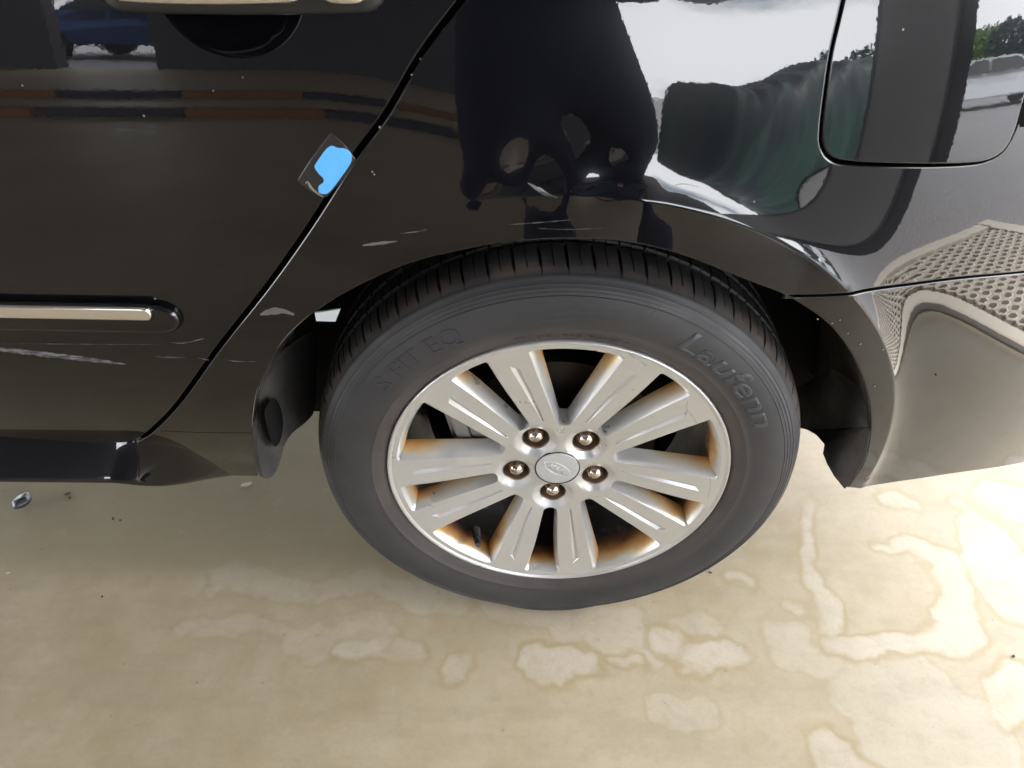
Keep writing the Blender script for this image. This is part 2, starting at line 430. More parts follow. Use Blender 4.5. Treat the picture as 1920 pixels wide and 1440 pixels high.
g.color(g.mix(g.ss(n1, .35, .65), (.21,.207,.22), g.mix(g.ss(n2, .4, .7), (.20,.20,.21), (.29,.286,.29)))); g.bump(n2, .5, .01)
sheet('asphalt_ground', -600, 600, -600, 600, -.05, ASPH, None, kind='structure')

# honeycomb grass pavers along the open edge of the slab, seen in the paint of the bumper
PAVE = mat('pale_concrete_paver', (.55,.50,.44), .8); g = NG(PAVE); g.color(g.mix(g.noise(20, 5)[0], (.46,.42,.37), (.62,.57,.51)))
GRAV = mat('grey_gravel', (.2,.19,.18), .9)
def pavers():
    x0, x1, y0, y1 = 1.30, 2.24, -1.00, 3.65
    t = empty('honeycomb_paving', (x0, y0, -.05), label='pale honeycomb concrete paving strip beside the floor slab', category='paving')
    bm = bmesh.new()
    for (c, s) in (((.03,2.3,.03), (.06,4.65,.07)), ((.82,2.3,.03), (.09,4.65,.07)), ((.40,.03,.03), (.78,.08,.07))): box_bm(bm, c, s)
    bm_obj('border', bm, PAVE, t)
    V = []; Fc = []; a = .05; R = a*.56
    ny = int((y1-y0-.1)/(a*1.0)); nx = int(.70/(a*.87))
    for j in range(ny):
        for i in range(nx):
            cx = .09+a*.87*(i+.5); cy = .11+a*(j+.5*(i % 2)); b = len(V)
            for k in range(6):
                c_, s_ = math.cos(k*math.pi/3), math.sin(k*math.pi/3)
                V += [(cx+R*c_, cy+R*s_, .06), (cx+R*.66*c_, cy+R*.66*s_, .062), (cx+R*.6*c_, cy+R*.6*s_, .02)]
            for k in range(6):
                k2 = (k+1) % 6; Fc += [(b+3*k, b+3*k2, b+3*k2+1, b+3*k+1), (b+3*k+1, b+3*k2+1, b+3*k2+2, b+3*k+2)]
    o = link('cells', mesh('cells', V, Fc, False), PAVE, t, kind='stuff')
    sh = box('infill', (.43,2.3,.005), (.74,4.55,.05), GRAV, t)
pavers()

# ------------------------------------------------------------------ THE CAR
car = empty('parked_car', (0, 0, 0), label='black saloon car with dented rear quarter panel, parked on the stained concrete', category='car')

# door to quarter-panel gap, traced down the photograph
gap_px = [(905,-60), (865,0), (790,100), (722,215), (660,300), (580,425), (500,538), (410,652), (335,755), (290,803), (268,820), (240,831), (200,834), (120,829), (0,821)]
gp = pxs(gap_px)
def shift(path, d):
    P = np.array(path); t = np.gradient(P, axis=0); t /= np.linalg.norm(t, axis=1, keepdims=True)
    return [tuple(q) for q in P+np.stack([-t[:,1], t[:,0]], 1)*d]
gc = cr(gp, .006)
GW = .0026
zdb = gp[-1][1]      # height of the door's lower edge
# handle recess: a bowl pressed into the door under the handle
HRC = (-.298, .925)
def Fdoor(x, z):
    y = F(x, z)
    u = (x-HRC[0])/.0625; v = (z-HRC[1])/.056; r2 = u*u+v*v
    if r2 < 1: y += .026*(1-r2)**.72
    return y
door_right = shift(gc, -GW)   # the side towards the front of the car
if door_right[0][0] > gc[0][0]: door_right = shift(gc, GW)
ZT = 1.01; tx = gp[0]; sl_ = (gp[0][0]-gp[1][0])/(gp[0][1]-gp[1][1])
def top_ext(p): return (p[0]+sl_*(ZT-p[1]), ZT)
DL = -1.12
poly = join(lin(top_ext(door_right[0]), door_right[0], .01), door_right, lin(door_right[-1], (DL, door_right[-1][1]), .01), lin((DL, door_right[-1][1]), (DL, ZT), .02), lin((DL, ZT), top_ext(door_right[0]), .01))
rim = [(HRC[0]+.0625*s*math.cos(a), HRC[1]+.056*s*math.sin(a)) for s in (1.,) for a in np.linspace(0, 2*math.pi, 73)]
rim2 = [(HRC[0]+(q[0]-HRC[0])*.975, HRC[1]+(q[1]-HRC[1])*.975) for q in rim]; rim3 = [(HRC[0]+(q[0]-HRC[0])*1.02, HRC[1]+(q[1]-HRC[1])*1.02) for q in rim]
door = panel('rear_door', poly, PAINT, car, cons=[rim, rim2, rim3], fn=Fdoor, grid=.010)
box('front_door', (-1.62, .06, .67), (.98, .16, .68), PAINT, car, .03)

# sill under the door
def Fsill(x, z):
    zc = zdb-.036; v = (z-zc)/.036; e = sm(-.40, -.60, x)
    return F(x, z)+.010*0+.016*(1-e)*0-(.020*e)*max(0., 1-v*v)**.6+.004
sb = shift(gc, GW) if door_right is not shift(gc, GW) else gc
quarter_left = shift(gc, GW)
if quarter_left[0][0] < gc[0][0]: quarter_left = shift(gc, -GW)
# arch lip, from the lower front corner over the wheel to the rear tip
arch_px = [(484,893), (477,850), (475,813), (477,780), (483,735), (500,693), (533,637), (587,588), (660,543), (760,497), (843,475), (937,457), (1060,448), (1172,454), (1270,476), (1360,510), (1416,532), (1476,556), (1544,600), (1585,645), (1615,701), (1630,757), (1632,814), (1619,870), (1590,915)]
ap = pxs(arch_px)
ARCH = cr(ap, .007)
ibump = min(range(len(ARCH)), key=lambda i: abs(ARCH[i][0]-ap[17][0])+abs(ARCH[i][1]-ap[17][1]))
bl = cr(pxs([(1476,556), (1540,555), (1600,551), (1690,536), (1800,522), (1920,511)]), .008)
XE = .93; bl2 = lin(bl[-1], (XE, bl[-1][1]+.02), .01)
BL = join(bl, bl2)
qb = ap[0]                                       # lower front corner of the arch
# lower edge of the quarter panel runs forward under the sill
lowl = px(300, 886); ZS = px(0, 883)[1]
xsp = -.47
qtop = top_ext(quarter_left[0])
k2 = [q for q in quarter_left if q[0] > -.56]
kend = quarter_left.index(k2[-1])
quarter_left = quarter_left[:kend+1]
low = [(quarter_left[-1][0]-.001, zdb-.020), (quarter_left[-1][0]-.001, qb[1]+.004)]
upper_arch = ARCH[:ibump+1]
crease = [[(R*math.cos(a), WZ+R*math.sin(a)) for a in np.linspace(rad(a0), rad(a1), 90)] for R in (.429, .4335) for a0, a1 in ((48, 112),)]
fd = cr(pxs([(1597,-60), (1578,30), (1562,100), (1550,180), (1543,240), (1544,272), (1560,296), (1600,305), (1700,307), (1800,305), (1848,298), (1880,278), (1900,240), (1917,180), (1930,120), (1950,30)]), .006)
ftop = cr([fd[-1], (fd[-1][0]+.001, .955), (fd[-1][0]-.02, .975), (fd[0][0]+.03, .977), (fd[0][0]+.004, .962), fd[0]], .008)
FD = ccw(join(fd, ftop)); FDh = inset(FD, -.0030)
poly = join(lin(qtop, quarter_left[0], .01), quarter_left, lin(quarter_left[-1], low[0], .006), lin(low[0], low[1], .008), lin(low[1], ap[0], .008),
            upper_arch, [(q[0], q[1]+.0014) for q in BL], lin((XE, BL[-1][1]+.0014), (XE, ZT), .015), lin((XE, ZT), qtop, .012))
cons = []
P_ = ccw(poly); fo = inset(P_, .004)
for c in crease:
    ca = np.array(c); k = inside(ca, fo); cons.append([tuple(q) for q, t in zip(ca, k) if t])
quarter = panel('quarter_panel', poly, PAINT, car, holes=[FDh], cons=cons, grid=.0085)
fuel = panel('fuel_door', FD, PAINT, car, fn=lambda x, z: F(x, z)-.034*(x-.305), grid=.009)
# dark channel behind the fuel door and behind the panel gaps
def channel(name, poly, dy, mt, parent, grid=.03):
    V2, T, _ = fill(ccw(poly), [], [], grid)
    Fc = []
    for t in T:
        a, b, c = (V2[i] for i in t); s = (b[0]-a[0])*(c[1]-a[1])-(b[1]-a[1])*(c[0]-a[0]); Fc.append(t if s > 0 else t[::-1])
    return link(name, mesh(name, [(x, F(x, z)+dy, z) for x, z in V2], Fc), mt, parent)
channel('fuel_pocket', inset(FD, -.012), .013, DARK, car)
gl = shift(gc, .02); gr = shift(gc, -.02)
channel('door_seal', join(gl, gr[::-1]), .0135, DARK, car)

# bumper
bbot = pxs([(1590,915), (1640,911), (1700,902), (1800,887), (1920,868)])
bb = cr(bbot, .008); bb2 = lin(bb[-1], (XE, bb[-1][1]), .01)
poly = join([(q[0], q[1]-.0014) for q in BL], lin((XE, BL[-1][1]-.0014), (XE, bb2[-1][1]), .012), bb2[::-1], bb[::-1], ARCH[ibump:][::-1])
crb = [[(R*math.cos(a), WZ+R*math.sin(a)) for a in np.linspace(rad(-2), rad(50), 80)] for R in (.429, .4335)]
fo = inset(ccw(poly), .004); cons = []
for c in crb:
    ca = np.array(c); k = inside(ca, fo); cons.append([tuple(q) for q, t in zip(ca, k) if t])
bumper = panel('rear_bumper', poly, PAINT, car, cons=cons, grid=.009, fn=off(.0006))
channel('bumper_seam', join([(q[0], q[1]+.012) for q in BL], [(q[0], q[1]-.012) for q in BL][::-1]), .0135, DARK, car)

# sill: rolled section that fades out in front of the wheel
xs0, xs1 = DL, -.475
sec = []
SB = px(60, 884, -.022)[1]
def sill_sec(x):
    e = sm(-.462, -.60, x); z1 = zdb-.003; z0 = SB*e+(qb[1]-.002)*(1-e); out = []; yt = F(x, z1)+.007; H = z1-z0
    for k in range(24):
        t = k/23; z = z1-H*t
        ys = yt-.58*H*t if t < .72 else yt-.58*H*(.72+.09*math.sin(math.pi*(t-.72)/.28)-.5*((t-.72)/.28)**2.4)
        out.append(((F(x, z)+.004)*(1-e)+ys*e, z))
    out.append((out[-1][0]+.004+.056*e, z0+.002)); return out
V = []; Fc = []; xs = list(np.linspace(xs0, -.458, 110)); m_ = 25
for x in xs: V += [(x, y, z) for y, z in sill_sec(x)]
for i in range(len(xs)-1):
    for j in range(m_-1): Fc.append((i*m_+j, i*m_+j+1, (i+1)*m_+j+1, (i+1)*m_+j)[::1])
link('sill', mesh('sill', V, Fc, True, 50), PAINT, car)

# door handle (chrome bar, dark socket), moulding and tape on the door
def sweep(path, prof, closed_ends=True):
    """path: list of (point, right, up); prof: (a, b) offsets"""
    V = []; Fc = []; m = len(prof)
    for (p, r, u, s) in path:
        for a, b in prof: V.append(tuple(p+r*(a*s)+u*(b*s)))
    for i in range(len(path)-1):
        for j in range(m):
            j2 = (j+1) % m; Fc.append((i*m+j, i*m+j2, (i+1)*m+j2, (i+1)*m+j))
    if closed_ends: Fc += [tuple(range(m))[::-1], tuple((len(path)-1)*m+j for j in range(m))]
    return V, Fc
hp = [(.5*math.cos(a)*abs(math.cos(a))**-.4, .5*math.sin(a)*abs(math.sin(a))**-.4) if abs(math.cos(a)) > 1e-6 and abs(math.sin(a)) > 1e-6 else (.5*math.cos(a), .5*math.sin(a)) for a in np.linspace(0, 2*math.pi, 25)[:-1]]
def hbar(x0, x1, zc, w, h, y, ends=.018):
    path = []
    for x in np.linspace(x0, x1, 40):
        d = min(x-x0, x1-x); s = math.sqrt(max(0.02, 1-(1-min(1, d/ends))**2))
        bow = .010*(1-((x-(x0+x1)/2)/((x1-x0)/2))**2)
        path.append((Vector((x, y-bow, zc)), Vector((0, w, 0)), Vector((0, 0, h)), s))
    return sweep(path, hp)
V, Fc = hbar(-.392, -.2225, .9345, .017, .030, F(-.3,.94)-.026)
hd = link('door_handle', mesh('door_handle', V, Fc, True, 60), CHROME, door)
V, Fc = hbar(-.2205, -.170, .9345, .020, .030, F(-.2,.94)-.024, .016)
link('lock_cover', mesh('lock_cover', V, Fc, True, 60), CHROME, door)
V, Fc = hbar(-.405, -.163, .930, .024, .046, F(-.3,.94)-.006, .02)
link('handle_base', mesh('handle_base', V, Fc, True, 60), BLACKPL, door)
def pill(x0, x1, z0, z1, rr, step=.005):
    zc, h = (z0+z1)/2, (z1-z0)/2
    c = [(x1-h*rr+h*rr*math.cos(a), zc+h*math.sin(a)) for a in np.linspace(-math.pi/2, math.pi/2, 17)]
    return join(lin((x0, z0), c[0], .01), c, lin(c[-1], (x0, z1), .01), lin((x0, z1), (x0, z0), .01))
mz0, mz1 = px(120,621,-.002)[1], px(120,566,-.006)[1]; mx1 = px(341,598,-.004)[0]
tilt = (px(250,577)[1]-px(20,573)[1])/(px(250,577)[0]-px(20,573)[0])
mld = pill(DL+.01, mx1, mz0, mz1, 1.25)
mld = [(x, z+tilt*(x+.55)) for x, z in mld]
LV = [(.0075, -.0085), (.0045, -.0078), (.0018, -.0050), (.0004, -.0012), (0., .002)]
moulding = panel('side_moulding', mld, PAINT, door, fn=F, grid=.008, levels=LV)
cz0, cz1 = px(120,600,-.011)[1], px(120,573,-.012)[1]; cx1 = px(284,588,-.012)[0]
chp = pill(DL+.02, cx1, cz0, cz1, .8); chp = [(x, z+tilt*(x+.55)) for x, z in chp]
panel('chrome_strip', chp, CHROME, door, fn=off(-.0085), grid=.006, levels=[(.0042, -.0045), (.0024, -.0040), (.0009, -.0024), (0., -.0006), (0., .002)])
tape = cr(pxs([(622,273), (634,277), (647,278), (657,286), (660,296), (657,306), (646,323), (629,346), (617,360), (609,363), (599,361), (597,353), (599,347), (607,341), (606,333), (599,326), (591,315), (591,309), (602,292), (612,279)]), .002, True)
FP_ = [(621,248), (645,270), (667,299), (640,340), (612,369), (598,368), (580,357), (558,338), (582,300)]
film = join(*[lin(px(*a), px(*b), .004) for a, b in zip(FP_, FP_[1:]+FP_[:1])])
panel('film_patch', film, CLEAR, door, grid=.006, levels=[(.0008, -.0005), (0., -.0002), (0., .0002)])
panel('blue_tape', tape, BLUE, door, grid=.006, levels=[(.0004, -.0011), (0., -.0009), (0., .0002)])
def mk(parent, pts, w, m=SCRAPE, name='scratch_or_highlight', h=.0004):
    P = cr(pxs(pts), .003); n = len(P); ws = [max(.0003, w*(math.sin(math.pi*min(1, max(0, (i+.6)/(n+.2))))**.6)*(.75+.5*rnd.random())) for i in range(n)]
    return ribbon(name, P, ws, m, parent, h)
mk(door, [(-60,650), (20,657), (80,664), (150,672), (200,678), (238,683)], .0085, name='scrape')
mk(door, [(292,668), (310,670), (348,670)], .0022); mk(door, [(320,642), (345,643), (384,634)], .0013); mk(door, [(372,671), (392,675)], .0020)
mk(door, [(0,643), (120,645), (300,646)], .0006)
mk(door, [(573,345), (577,340), (584,352), (593,360), (606,369)], .0030, CHIP_OR_HIGHLIGHT, 'paint_chip', .0014)
mk(quarter, [(415,673), (440,677), (480,678)], .0010)
mk(quarter, [(488,590), (510,584), (530,583), (552,590)], .0075, MUD, 'dirt_smear')
mk(quarter, [(990,343), (1000,349), (1012,358), (1030,366), (1046,370)], .0030); mk(quarter, [(1008,351), (1024,361)], .0018, CHIP_OR_HIGHLIGHT, 'paint_chip')
mk(quarter, [(1258,358), (1268,347), (1285,345), (1312,351)], .0009, CHIP_OR_HIGHLIGHT)
mk(quarter, [(1010,428), (1060,430), (1130,428)], .0006); mk(quarter, [(955,421), (1000,418), (1070,412)], .0008)
mk(quarter, [(750,438), (790,433), (800,430)], .0010); mk(quarter, [(680,460), (745,452)], .0030, MUD, 'dirt_smear')
mk(quarter, [(476,812), (473,790), (480,740), (484,725)], .0007, CHIP_OR_HIGHLIGHT); mk(quarter, [(520,652), (545,622), (580,590)], .0005, CHIP_OR_HIGHLIGHT)  # highlight along the arch lip painted as thin pale lines
mk(quarter, [(300,808), (380,811), (472,812)], .0010, DARK, 'seam_line')
for (u, v, s, o_) in [(100,600,4,door), (285,604,5,door), (42,160,5,door), (270,217,5,door), (400,170,3,door), (455,145,3,door), (712,238,6,quarter), (698,322,5,quarter), (702,327,4,quarter), (788,110,4,quarter), (772,140,4,quarter), (1414,378,5,quarter), (1693,55,5,fuel), (1755,703,7,bumper), (1533,598,5,bumper), (1560,606,4,bumper), (1575,600,4,bumper), (1613,645,5,bumper), (1590,625,4,bumper), (1640,724,4,bumper), (1656,655,4,bumper), (380,865,5,quarter), (412,868,4,quarter), (440,877,4,quarter)]:
    c = px(u, v); R = s*.00019
    pts = [(c[0]+R*math.cos(a)*(.8+.4*rnd.random()), c[1]+R*math.sin(a)*(.8+.4*rnd.random())) for a in np.linspace(0, 2*math.pi, 8)[:-1]]
    b0 = F(*c); V = [(q[0], F(*q)-.0002, q[1]) for q in pts]+[(c[0], b0-.0007, c[1])]
    link('paint_chip', mesh('paint_chip', V, face_out(V, [(i, (i+1) % 7, 7) for i in range(7)]), True), DARK if u == 1755 else CHIP_OR_HIGHLIGHT, o_)

# wheel arch: painted return flange, plastic liner
def arch_surface(name, rows, mt):
    n = len(ARCH); V = []; Fc = []; m = len(rows)
    C = np.array(ARCH); t = np.gradient(C, axis=0); t /= np.linalg.norm(t, axis=1, keepdims=True); nn = np.stack([-t[:,1], t[:,0]], 1)
    cdir = np.stack([C[:,0], C[:,1]-WZ], 1); nn *= np.sign((nn*cdir).sum(1))[:,None]
    for i in range(n):
        s = i/(n-1)
        for (o_, dy) in [r(s, i) if callable(r) else r for r in rows]:
            q = C[i]+nn[i]*o_; V.append((q[0], F(*ARCH[i])+dy, q[1]))
    for i in range(n-1):
        for j in range(m-1): Fc.append((i*m+j, (i+1)*m+j, (i+1)*m+j+1, i*m+j+1))
    return link(name, mesh(name, V, Fc, True, 60), mt, car)
arch_surface('arch_flange', [(.0002, .0014), (-.0006, .004), (.0005, .012), (.004, .018), (.010, .020)], RETURNM)
def liner_row(k):
    def f(s, i):
        x, z = ARCH[i]; left = x < 0
        D = .15+.11*sm(.50, .62, z) if left else .25
        o = (-.014*k/10*(1-sm(.5, .6, z)) if left else .004*k/10)+.0015*noise.noise(Vector((s*26, k*.9, 0)))+.003
        return (o, .016+D*k/10+.004*noise.noise(Vector((s*40, 3, 0)))*k/10)
    return f
rows = [(.004, .014)]+[liner_row(k) for k in range(1, 11)]
lo_ = arch_surface('wheel_liner', rows, LINER)
bm = bmesh.new(); bm.from_mesh(lo_.data); gone = []
for v in bm.verts:      # torn lower edges
    c = v.co; jag = .010*noise.noise(Vector((c.y*55, 1, 0)))+.004*noise.noise(Vector((c.y*170, 1, 0)))
    zm = (.380-.55*max(0, c.y) if c.x < 0 else .322+.06*max(0, min(c.y, .09))-.2*max(0, c.y-.09))+jag*min(1, c.y*30+.4)
    if c.z < zm-.010: gone.append(v)
    elif c.z < zm: c.z = zm
bmesh.ops.delete(bm, geom=gone, context='VERTS'); bm.to_mesh(lo_.data); bm.free()
# inner well, closing the arch behind the wheel
bm = bmesh.new(); box_bm(bm, (0, .262, .53), (.90, .02, .66)); box_bm(bm, (0, .16, .80), (.9, .26, .02))
bm_obj('inner_well', bm, DARK, car)
bm = bmesh.new()
box_bm(bm, (-.8, 1.05, .52), (3.0, 1.40, .50)); box_bm(bm, (-1.50, .30, .56), (1.75, .32, .42)); box_bm(bm, (.76, .36, .55), (.38, .26, .36))
bm_obj('light_block_core', bm, DARK, car)  # unseen boxes added inside the car body to block light
# front mud flap piece and slot at the foot of the arch
def xpx(u, v, x): d = ray(u, v); return CP+d*((x-CP.x)/d.x)
fl = [xpx(u, v, -.380+.035*(u-484)/106) for u, v in cr([(498,712), (520,668), (552,640), (592,625), (593,700), (591,764), (577,788), (547,813), (533,836), (524,868), (512,892), (495,893), (485,855), (481,800), (486,752)], 14, True)]
bm = bmesh.new(); vs_ = [bm.verts.new(q) for q in fl]; f_ = bm.faces.new(vs_); r_ = bmesh.ops.extrude_face_region(bm, geom=[f_])
bmesh.ops.translate(bm, verts=[v for v in r_['geom'] if isinstance(v, bmesh.types.BMVert)], vec=(-.005, 0, 0)); bmesh.ops.recalc_face_normals(bm, faces=bm.faces)
bm_obj('mud_flap', bm, LINER, car)
bm = bmesh.new(); vs_ = [bm.verts.new(xpx(u, v, .368+.024*max(0, (u-1560)/60)*(1 if v < 850 else .5))) for u, v in ((1480,735), (1560,690), (1625,735), (1632,800), (1622,860), (1600,900), (1583,916), (1564,893), (1551,870), (1543,850), (1546,833), (1530,815), (1514,806), (1490,800))]; f_ = bm.faces.new(vs_); r_ = bmesh.ops.extrude_face_region(bm, geom=[f_])
bmesh.ops.translate(bm, verts=[v for v in r_['geom'] if isinstance(v, bmesh.types.BMVert)], vec=(.001, 0, 0)); bmesh.ops.recalc_face_normals(bm, faces=bm.faces)
bm_obj('liner_tab', bm, LINER, car)
bm = bmesh.new(); bm.faces.new([bm.verts.new(xpx(u, v, -.364)) for u, v in cr([(500,762), (513,746), (526,764), (531,798), (524,830), (513,836), (503,808), (496,776)], 6, True)])
bm_obj('flap_slot', bm, DARK, car)
def ypx(u, v, y): d = ray(u, v); return CP+d*((y-CP.y)/d.y)
bm = bmesh.new(); f_ = bm.faces.new([bm.verts.new(ypx(u, v, .05)) for u, v in ((590,587), (638,580), (629,603), (593,602))]); r_ = bmesh.ops.extrude_face_region(bm, geom=[f_])
bmesh.ops.translate(bm, verts=[v for v in r_['geom'] if isinstance(v, bmesh.types.BMVert)], vec=(0, .003, 0)); bmesh.ops.recalc_face_normals(bm, faces=bm.faces)
bm_obj('pale_plate', bm, WHITE, car)  # pale four-sided plate inside the wheel arch
# cabin above the frame
V = [(-2.1,.03,1.015), (.55,.05,1.015), (.15,.24,1.42), (-1.9,.24,1.42)]
link('side_window', mesh('side_window', V, [(0,1,2,3)], False), GLASS, car)
bm = bmesh.new(); box_bm(bm, (-.85, .9, 1.43), (2.2, 1.32, .04), .015); bm_obj('roof', bm, PAINT, car)
bm = bmesh.new(); box_bm(bm, (-.8, .92, .93), (3.4, 1.62, .12), .03); bm_obj('body_shell', bm, DARK, car)

# ------------------------------------------------------------------ THE WHEEL
wheel = empty('rear_wheel', (0, 0, WZ), parent=car)
prof = [(.2262,.0085), (.2275,.0045), (.2300,.0010), (.2345,-.0020), (.2400,-.0046), (.2470,-.0072), (.2476,-.0079), (.2482,-.0079), (.2488,-.0077), (.2560,-.0098), (.2640,-.0112), (.2720,-.0118), (.2800,-.0116), (.2880,-.0104), (.2945,-.0084), (.2952,-.0088), (.2960,-.0086), (.2966,-.0074),
        (.2990,-.0063), (.2994,-.0067), (.3000,-.0064), (.3004,-.0056), (.3030,-.0044), (.3034,-.0048), (.3040,-.0044), (.3044,-.0036), (.3068,-.0020), (.3072,-.0024), (.3078,-.0020), (.3082,-.0011), (.3125,.0026), (.3138,.0034), (.3150,.0062), (.3165,.0090), (.3182,.0120), (.3202,.0165), (.3220,.0215), (.3236,.0270), (.3248,.0330), (.3256,.0390), (.3261,.0450),
        (.3264,.0500), (.3265,.0545), (.3230,.0553), (.3190,.0560), (.3190,.0625), (.3230,.0632), (.3268,.0640), (.3273,.0780), (.3275,.0920), (.3200,.0930), (.3200,.1020), (.3275,.1030), (.3273,.1250), (.3268,.1400), (.3200,.1410), (.3200,.1490), (.3265,.1500), (.3255,.165), (.3236,.1760), (.3202,.1865), (.3150,.1960), (.2980,.2060), (.2700,.2120), (.2400,.2060), (.2262,.1990)]
NP = 68; fr = [0, .045, .06, .075, .12, .20, .29, .38, .475, .492, .508, .525, .60, .69, .78, .87, .925, .94, .955]
angs = [2*math.pi*(k+f)/NP for k in range(NP) for f in fr]
tid = {round(a, 6): i % len(fr) for i, a in enumerate(angs)}
def tyre_fn(r, y, a):
    i = tid[round(a, 6)]; k = int(a/(2*math.pi)*NP+1e-4)
    if .0085 < y < .053 or .159 < y < .20:
        yy = y if y < .1 else .209-y
        d = 0.
        big = sm(.011, .024, yy)
        if i in (0, 18): d = .0062*big+.0006
        elif i in (1, 17): d = .0062*big*sm(.014, .03, yy)
        if i in (9, 10) and yy > .016: d = .0026*sm(.016, .022, yy)
        r -= d; a += .30*(yy-.012)*(1 if y < .1 else -1)*.9+ (rnd_j[k] if i in (0,) else 0)
    elif .064 <= y <= .0925 or .1025 <= y <= .1405:
        if i in (0, 18, 9, 10): r -= .004
    # the tyre squats a little where it stands
    z = r*math.sin(a)
    if z < -.306: y = y-(.006*sm(-.300, -.318, z))*(1 if y < .1 else -1)*sm(.29, .31, r)
    if z < -WZ+.0005:
        zz = -WZ+.0005; xx = r*math.cos(a); r = math.hypot(xx, zz); a = math.atan2(zz, xx)
    return r, y, a
rnd_j = [rnd.uniform(-.0015, .0015) for _ in range(NP)]
V, Fc = lathe(prof, ang=angs, fn=tyre_fn)
link('tyre', mesh('tyre', V, Fc, True, 38), TYRE, wheel)

def side_y(r):
    for (r1, y1), (r2, y2) in zip(prof, prof[1:]):
        if r1 <= r <= r2 and r2 <= .3138: return y1+(y2-y1)*(r-r1)/(r2-r1)
    return 0
def text_mesh(txt, shear=0., bold=0.):
    cu = bpy.data.curves.new('t', 'FONT'); cu.body = txt; cu.size = 1; cu.align_x = 'CENTER'; cu.shear = shear; cu.offset = bold; cu.resolution_u = 3
    o = bpy.data.objects.new('t', cu); S.collection.objects.link(o); bpy.context.view_layer.update()
    me = bpy.data.meshes.new_from_object(o.evaluated_get(bpy.context.evaluated_depsgraph_get()))
    bpy.data.objects.remove(o); bpy.data.curves.remove(cu)
    bm = bmesh.new(); bm.from_mesh(me); bpy.data.meshes.remove(me); return bm
def wrapped_text(name, txt, rb, hgt, a_mid, width, mt, h=.0009, shear=0., bold=0., flip=False, parent=None):
    bm = text_mesh(txt, shear, bold); bmesh.ops.remove_doubles(bm, verts=bm.verts, dist=1e-5)
    xs_ = [v.co.x for v in bm.verts]; ys_ = [v.co.y for v in bm.verts]; x0, x1, y0, y1 = min(xs_), max(xs_), min(ys_), max(ys_)
    bmesh.ops.subdivide_edges(bm, edges=[e for e in bm.edges if e.calc_length() > .12], cuts=2); bmesh.ops.triangulate(bm, faces=bm.faces)
    top = bmesh.ops.extrude_face_region(bm, geom=list(bm.faces)); up = {v for v in top['geom'] if isinstance(v, bmesh.types.BMVert)}
    for v in bm.verts:
        s = (v.co.x-(x0+x1)/2)/(x1-x0); t = (v.co.y-y0)/(y1-y0)
        r = rb+hgt*t if not flip else rb+hgt*(1-t)
        a = a_mid-s*width if not flip else a_mid+s*width
        v.co = (r*math.cos(a), side_y(r)-(h if v in up else -.0006), r*math.sin(a))
    bmesh.ops.recalc_face_normals(bm, faces=bm.faces)
    return bm_obj(name, bm, mt, parent or wheel)
def apx(u, v):
    d = ray(u, v); P = CP+d*((-.010-CP.y)/d.y); return math.atan2(P.z-WZ, P.x), math.hypot(P.x, P.z-WZ)
aL, rL = apx(1275, 640); aR, rR = apx(1425, 800)
wrapped_text('tyre_lettering', 'Laufenn', .2590, .0300, (aL+aR)/2, abs(aL-aR), LETTER, .0007, .18, .02)
aL, rL = apx(690, 712); aR, rR = apx(860, 622)
wrapped_text('tyre_lettering', 'S FIT EQ', .2590, .0270, (aL+aR)/2, abs(aL-aR), LETTERD, .0008, 0, .0)
aL, _ = apx(960, 628); aR, _ = apx(1200, 655)
wrapped_text('tyre_lettering', 'TUBELESS RADIAL', .2370, .0045, (aL+aR)/2, abs(aL-aR), LETTERD, .0005)
# thin raised arcs and slanted end marks of the lettering band
def arc(name, pts, w, mt, h=.0006):
    V = []; Fc = []
    P = cr(pts, .006)
    for i, (r, a) in enumerate([(q[0], q[1]/.27) for q in P]):
        q0, q1 = P[max(0, i-1)], P[min(len(P)-1, i+1)]; tx_, ty_ = q1[1]-q0[1], q1[0]-q0[0]; L = math.hypot(tx_, ty_)
        for s, hh in ((-1, -.0003), (-.5, h), (.5, h), (1, -.0003)):
            rr = r+s*w/2*tx_/L; aa = a-s*w/2*ty_/L/.27; V.append((rr*math.cos(aa), side_y(rr)-hh, rr*math.sin(aa)))
    for i in range(len(P)-1):
        for j in range(3): Fc.append((4*i+j, 4*i+j+1, 4*i+5+j, 4*i+4+j))
    return link(name, mesh(name, V, Fc, True), mt, wheel)
def pa(u, v): a, r = apx(u, v); return (r, a*.27)
for l in ([(1200,612), (1222,590), (1245,573)], [(1020,583), (1100,577), (1180,586), (1240,598)], [(1000,602), (1090,592), (1200,604)]):
    arc('moulded_line', [pa(*q) for q in l], .0011, LETTER)

# rim: spoked face as one surface with ten holes
NA = 121.9
def hface(x, z):
    r = math.hypot(x, z); y = (.2225-max(r, .078))*.11
    for k in range(5):
        a = rad(NA-72*k); d = math.hypot(x-.05715*math.cos(a), z-.05715*math.sin(a))
        if d < .030: y += .0065*(1-sm(.018, .030, d))
    # the spokes are slightly crowned towards the rim, hub a little dished
    y -= .0016*sm(.05, .032, r)
    return y
def fr_pt(u, v, deg): a = rad(deg); return (u*math.cos(a)-v*math.sin(a), u*math.sin(a)+v*math.cos(a))
def hole(deg, side, R, am):
    """side: (u, v) half outline from the inner end outwards; closed by an arc of radius R"""
    up = cr(side, .004); ph = math.atan2(up[-1][1], up[-1][0])
    arcp = [(R*math.cos(a), R*math.sin(a)) for a in np.linspace(ph-.02, -(ph-.02), max(5, int(2*ph*R/.005)))]
    lo = [(u, -v) for u, v in up[::-1]]
    return [fr_pt(u, v, deg) for u, v in join(up, arcp, lo)]
nar = [(.0840,.0), (.0848,.0055), (.0885,.0095), (.100,.0112), (.13,.0145), (.165,.0188), (.195,.0238), (.2115,.0268)]
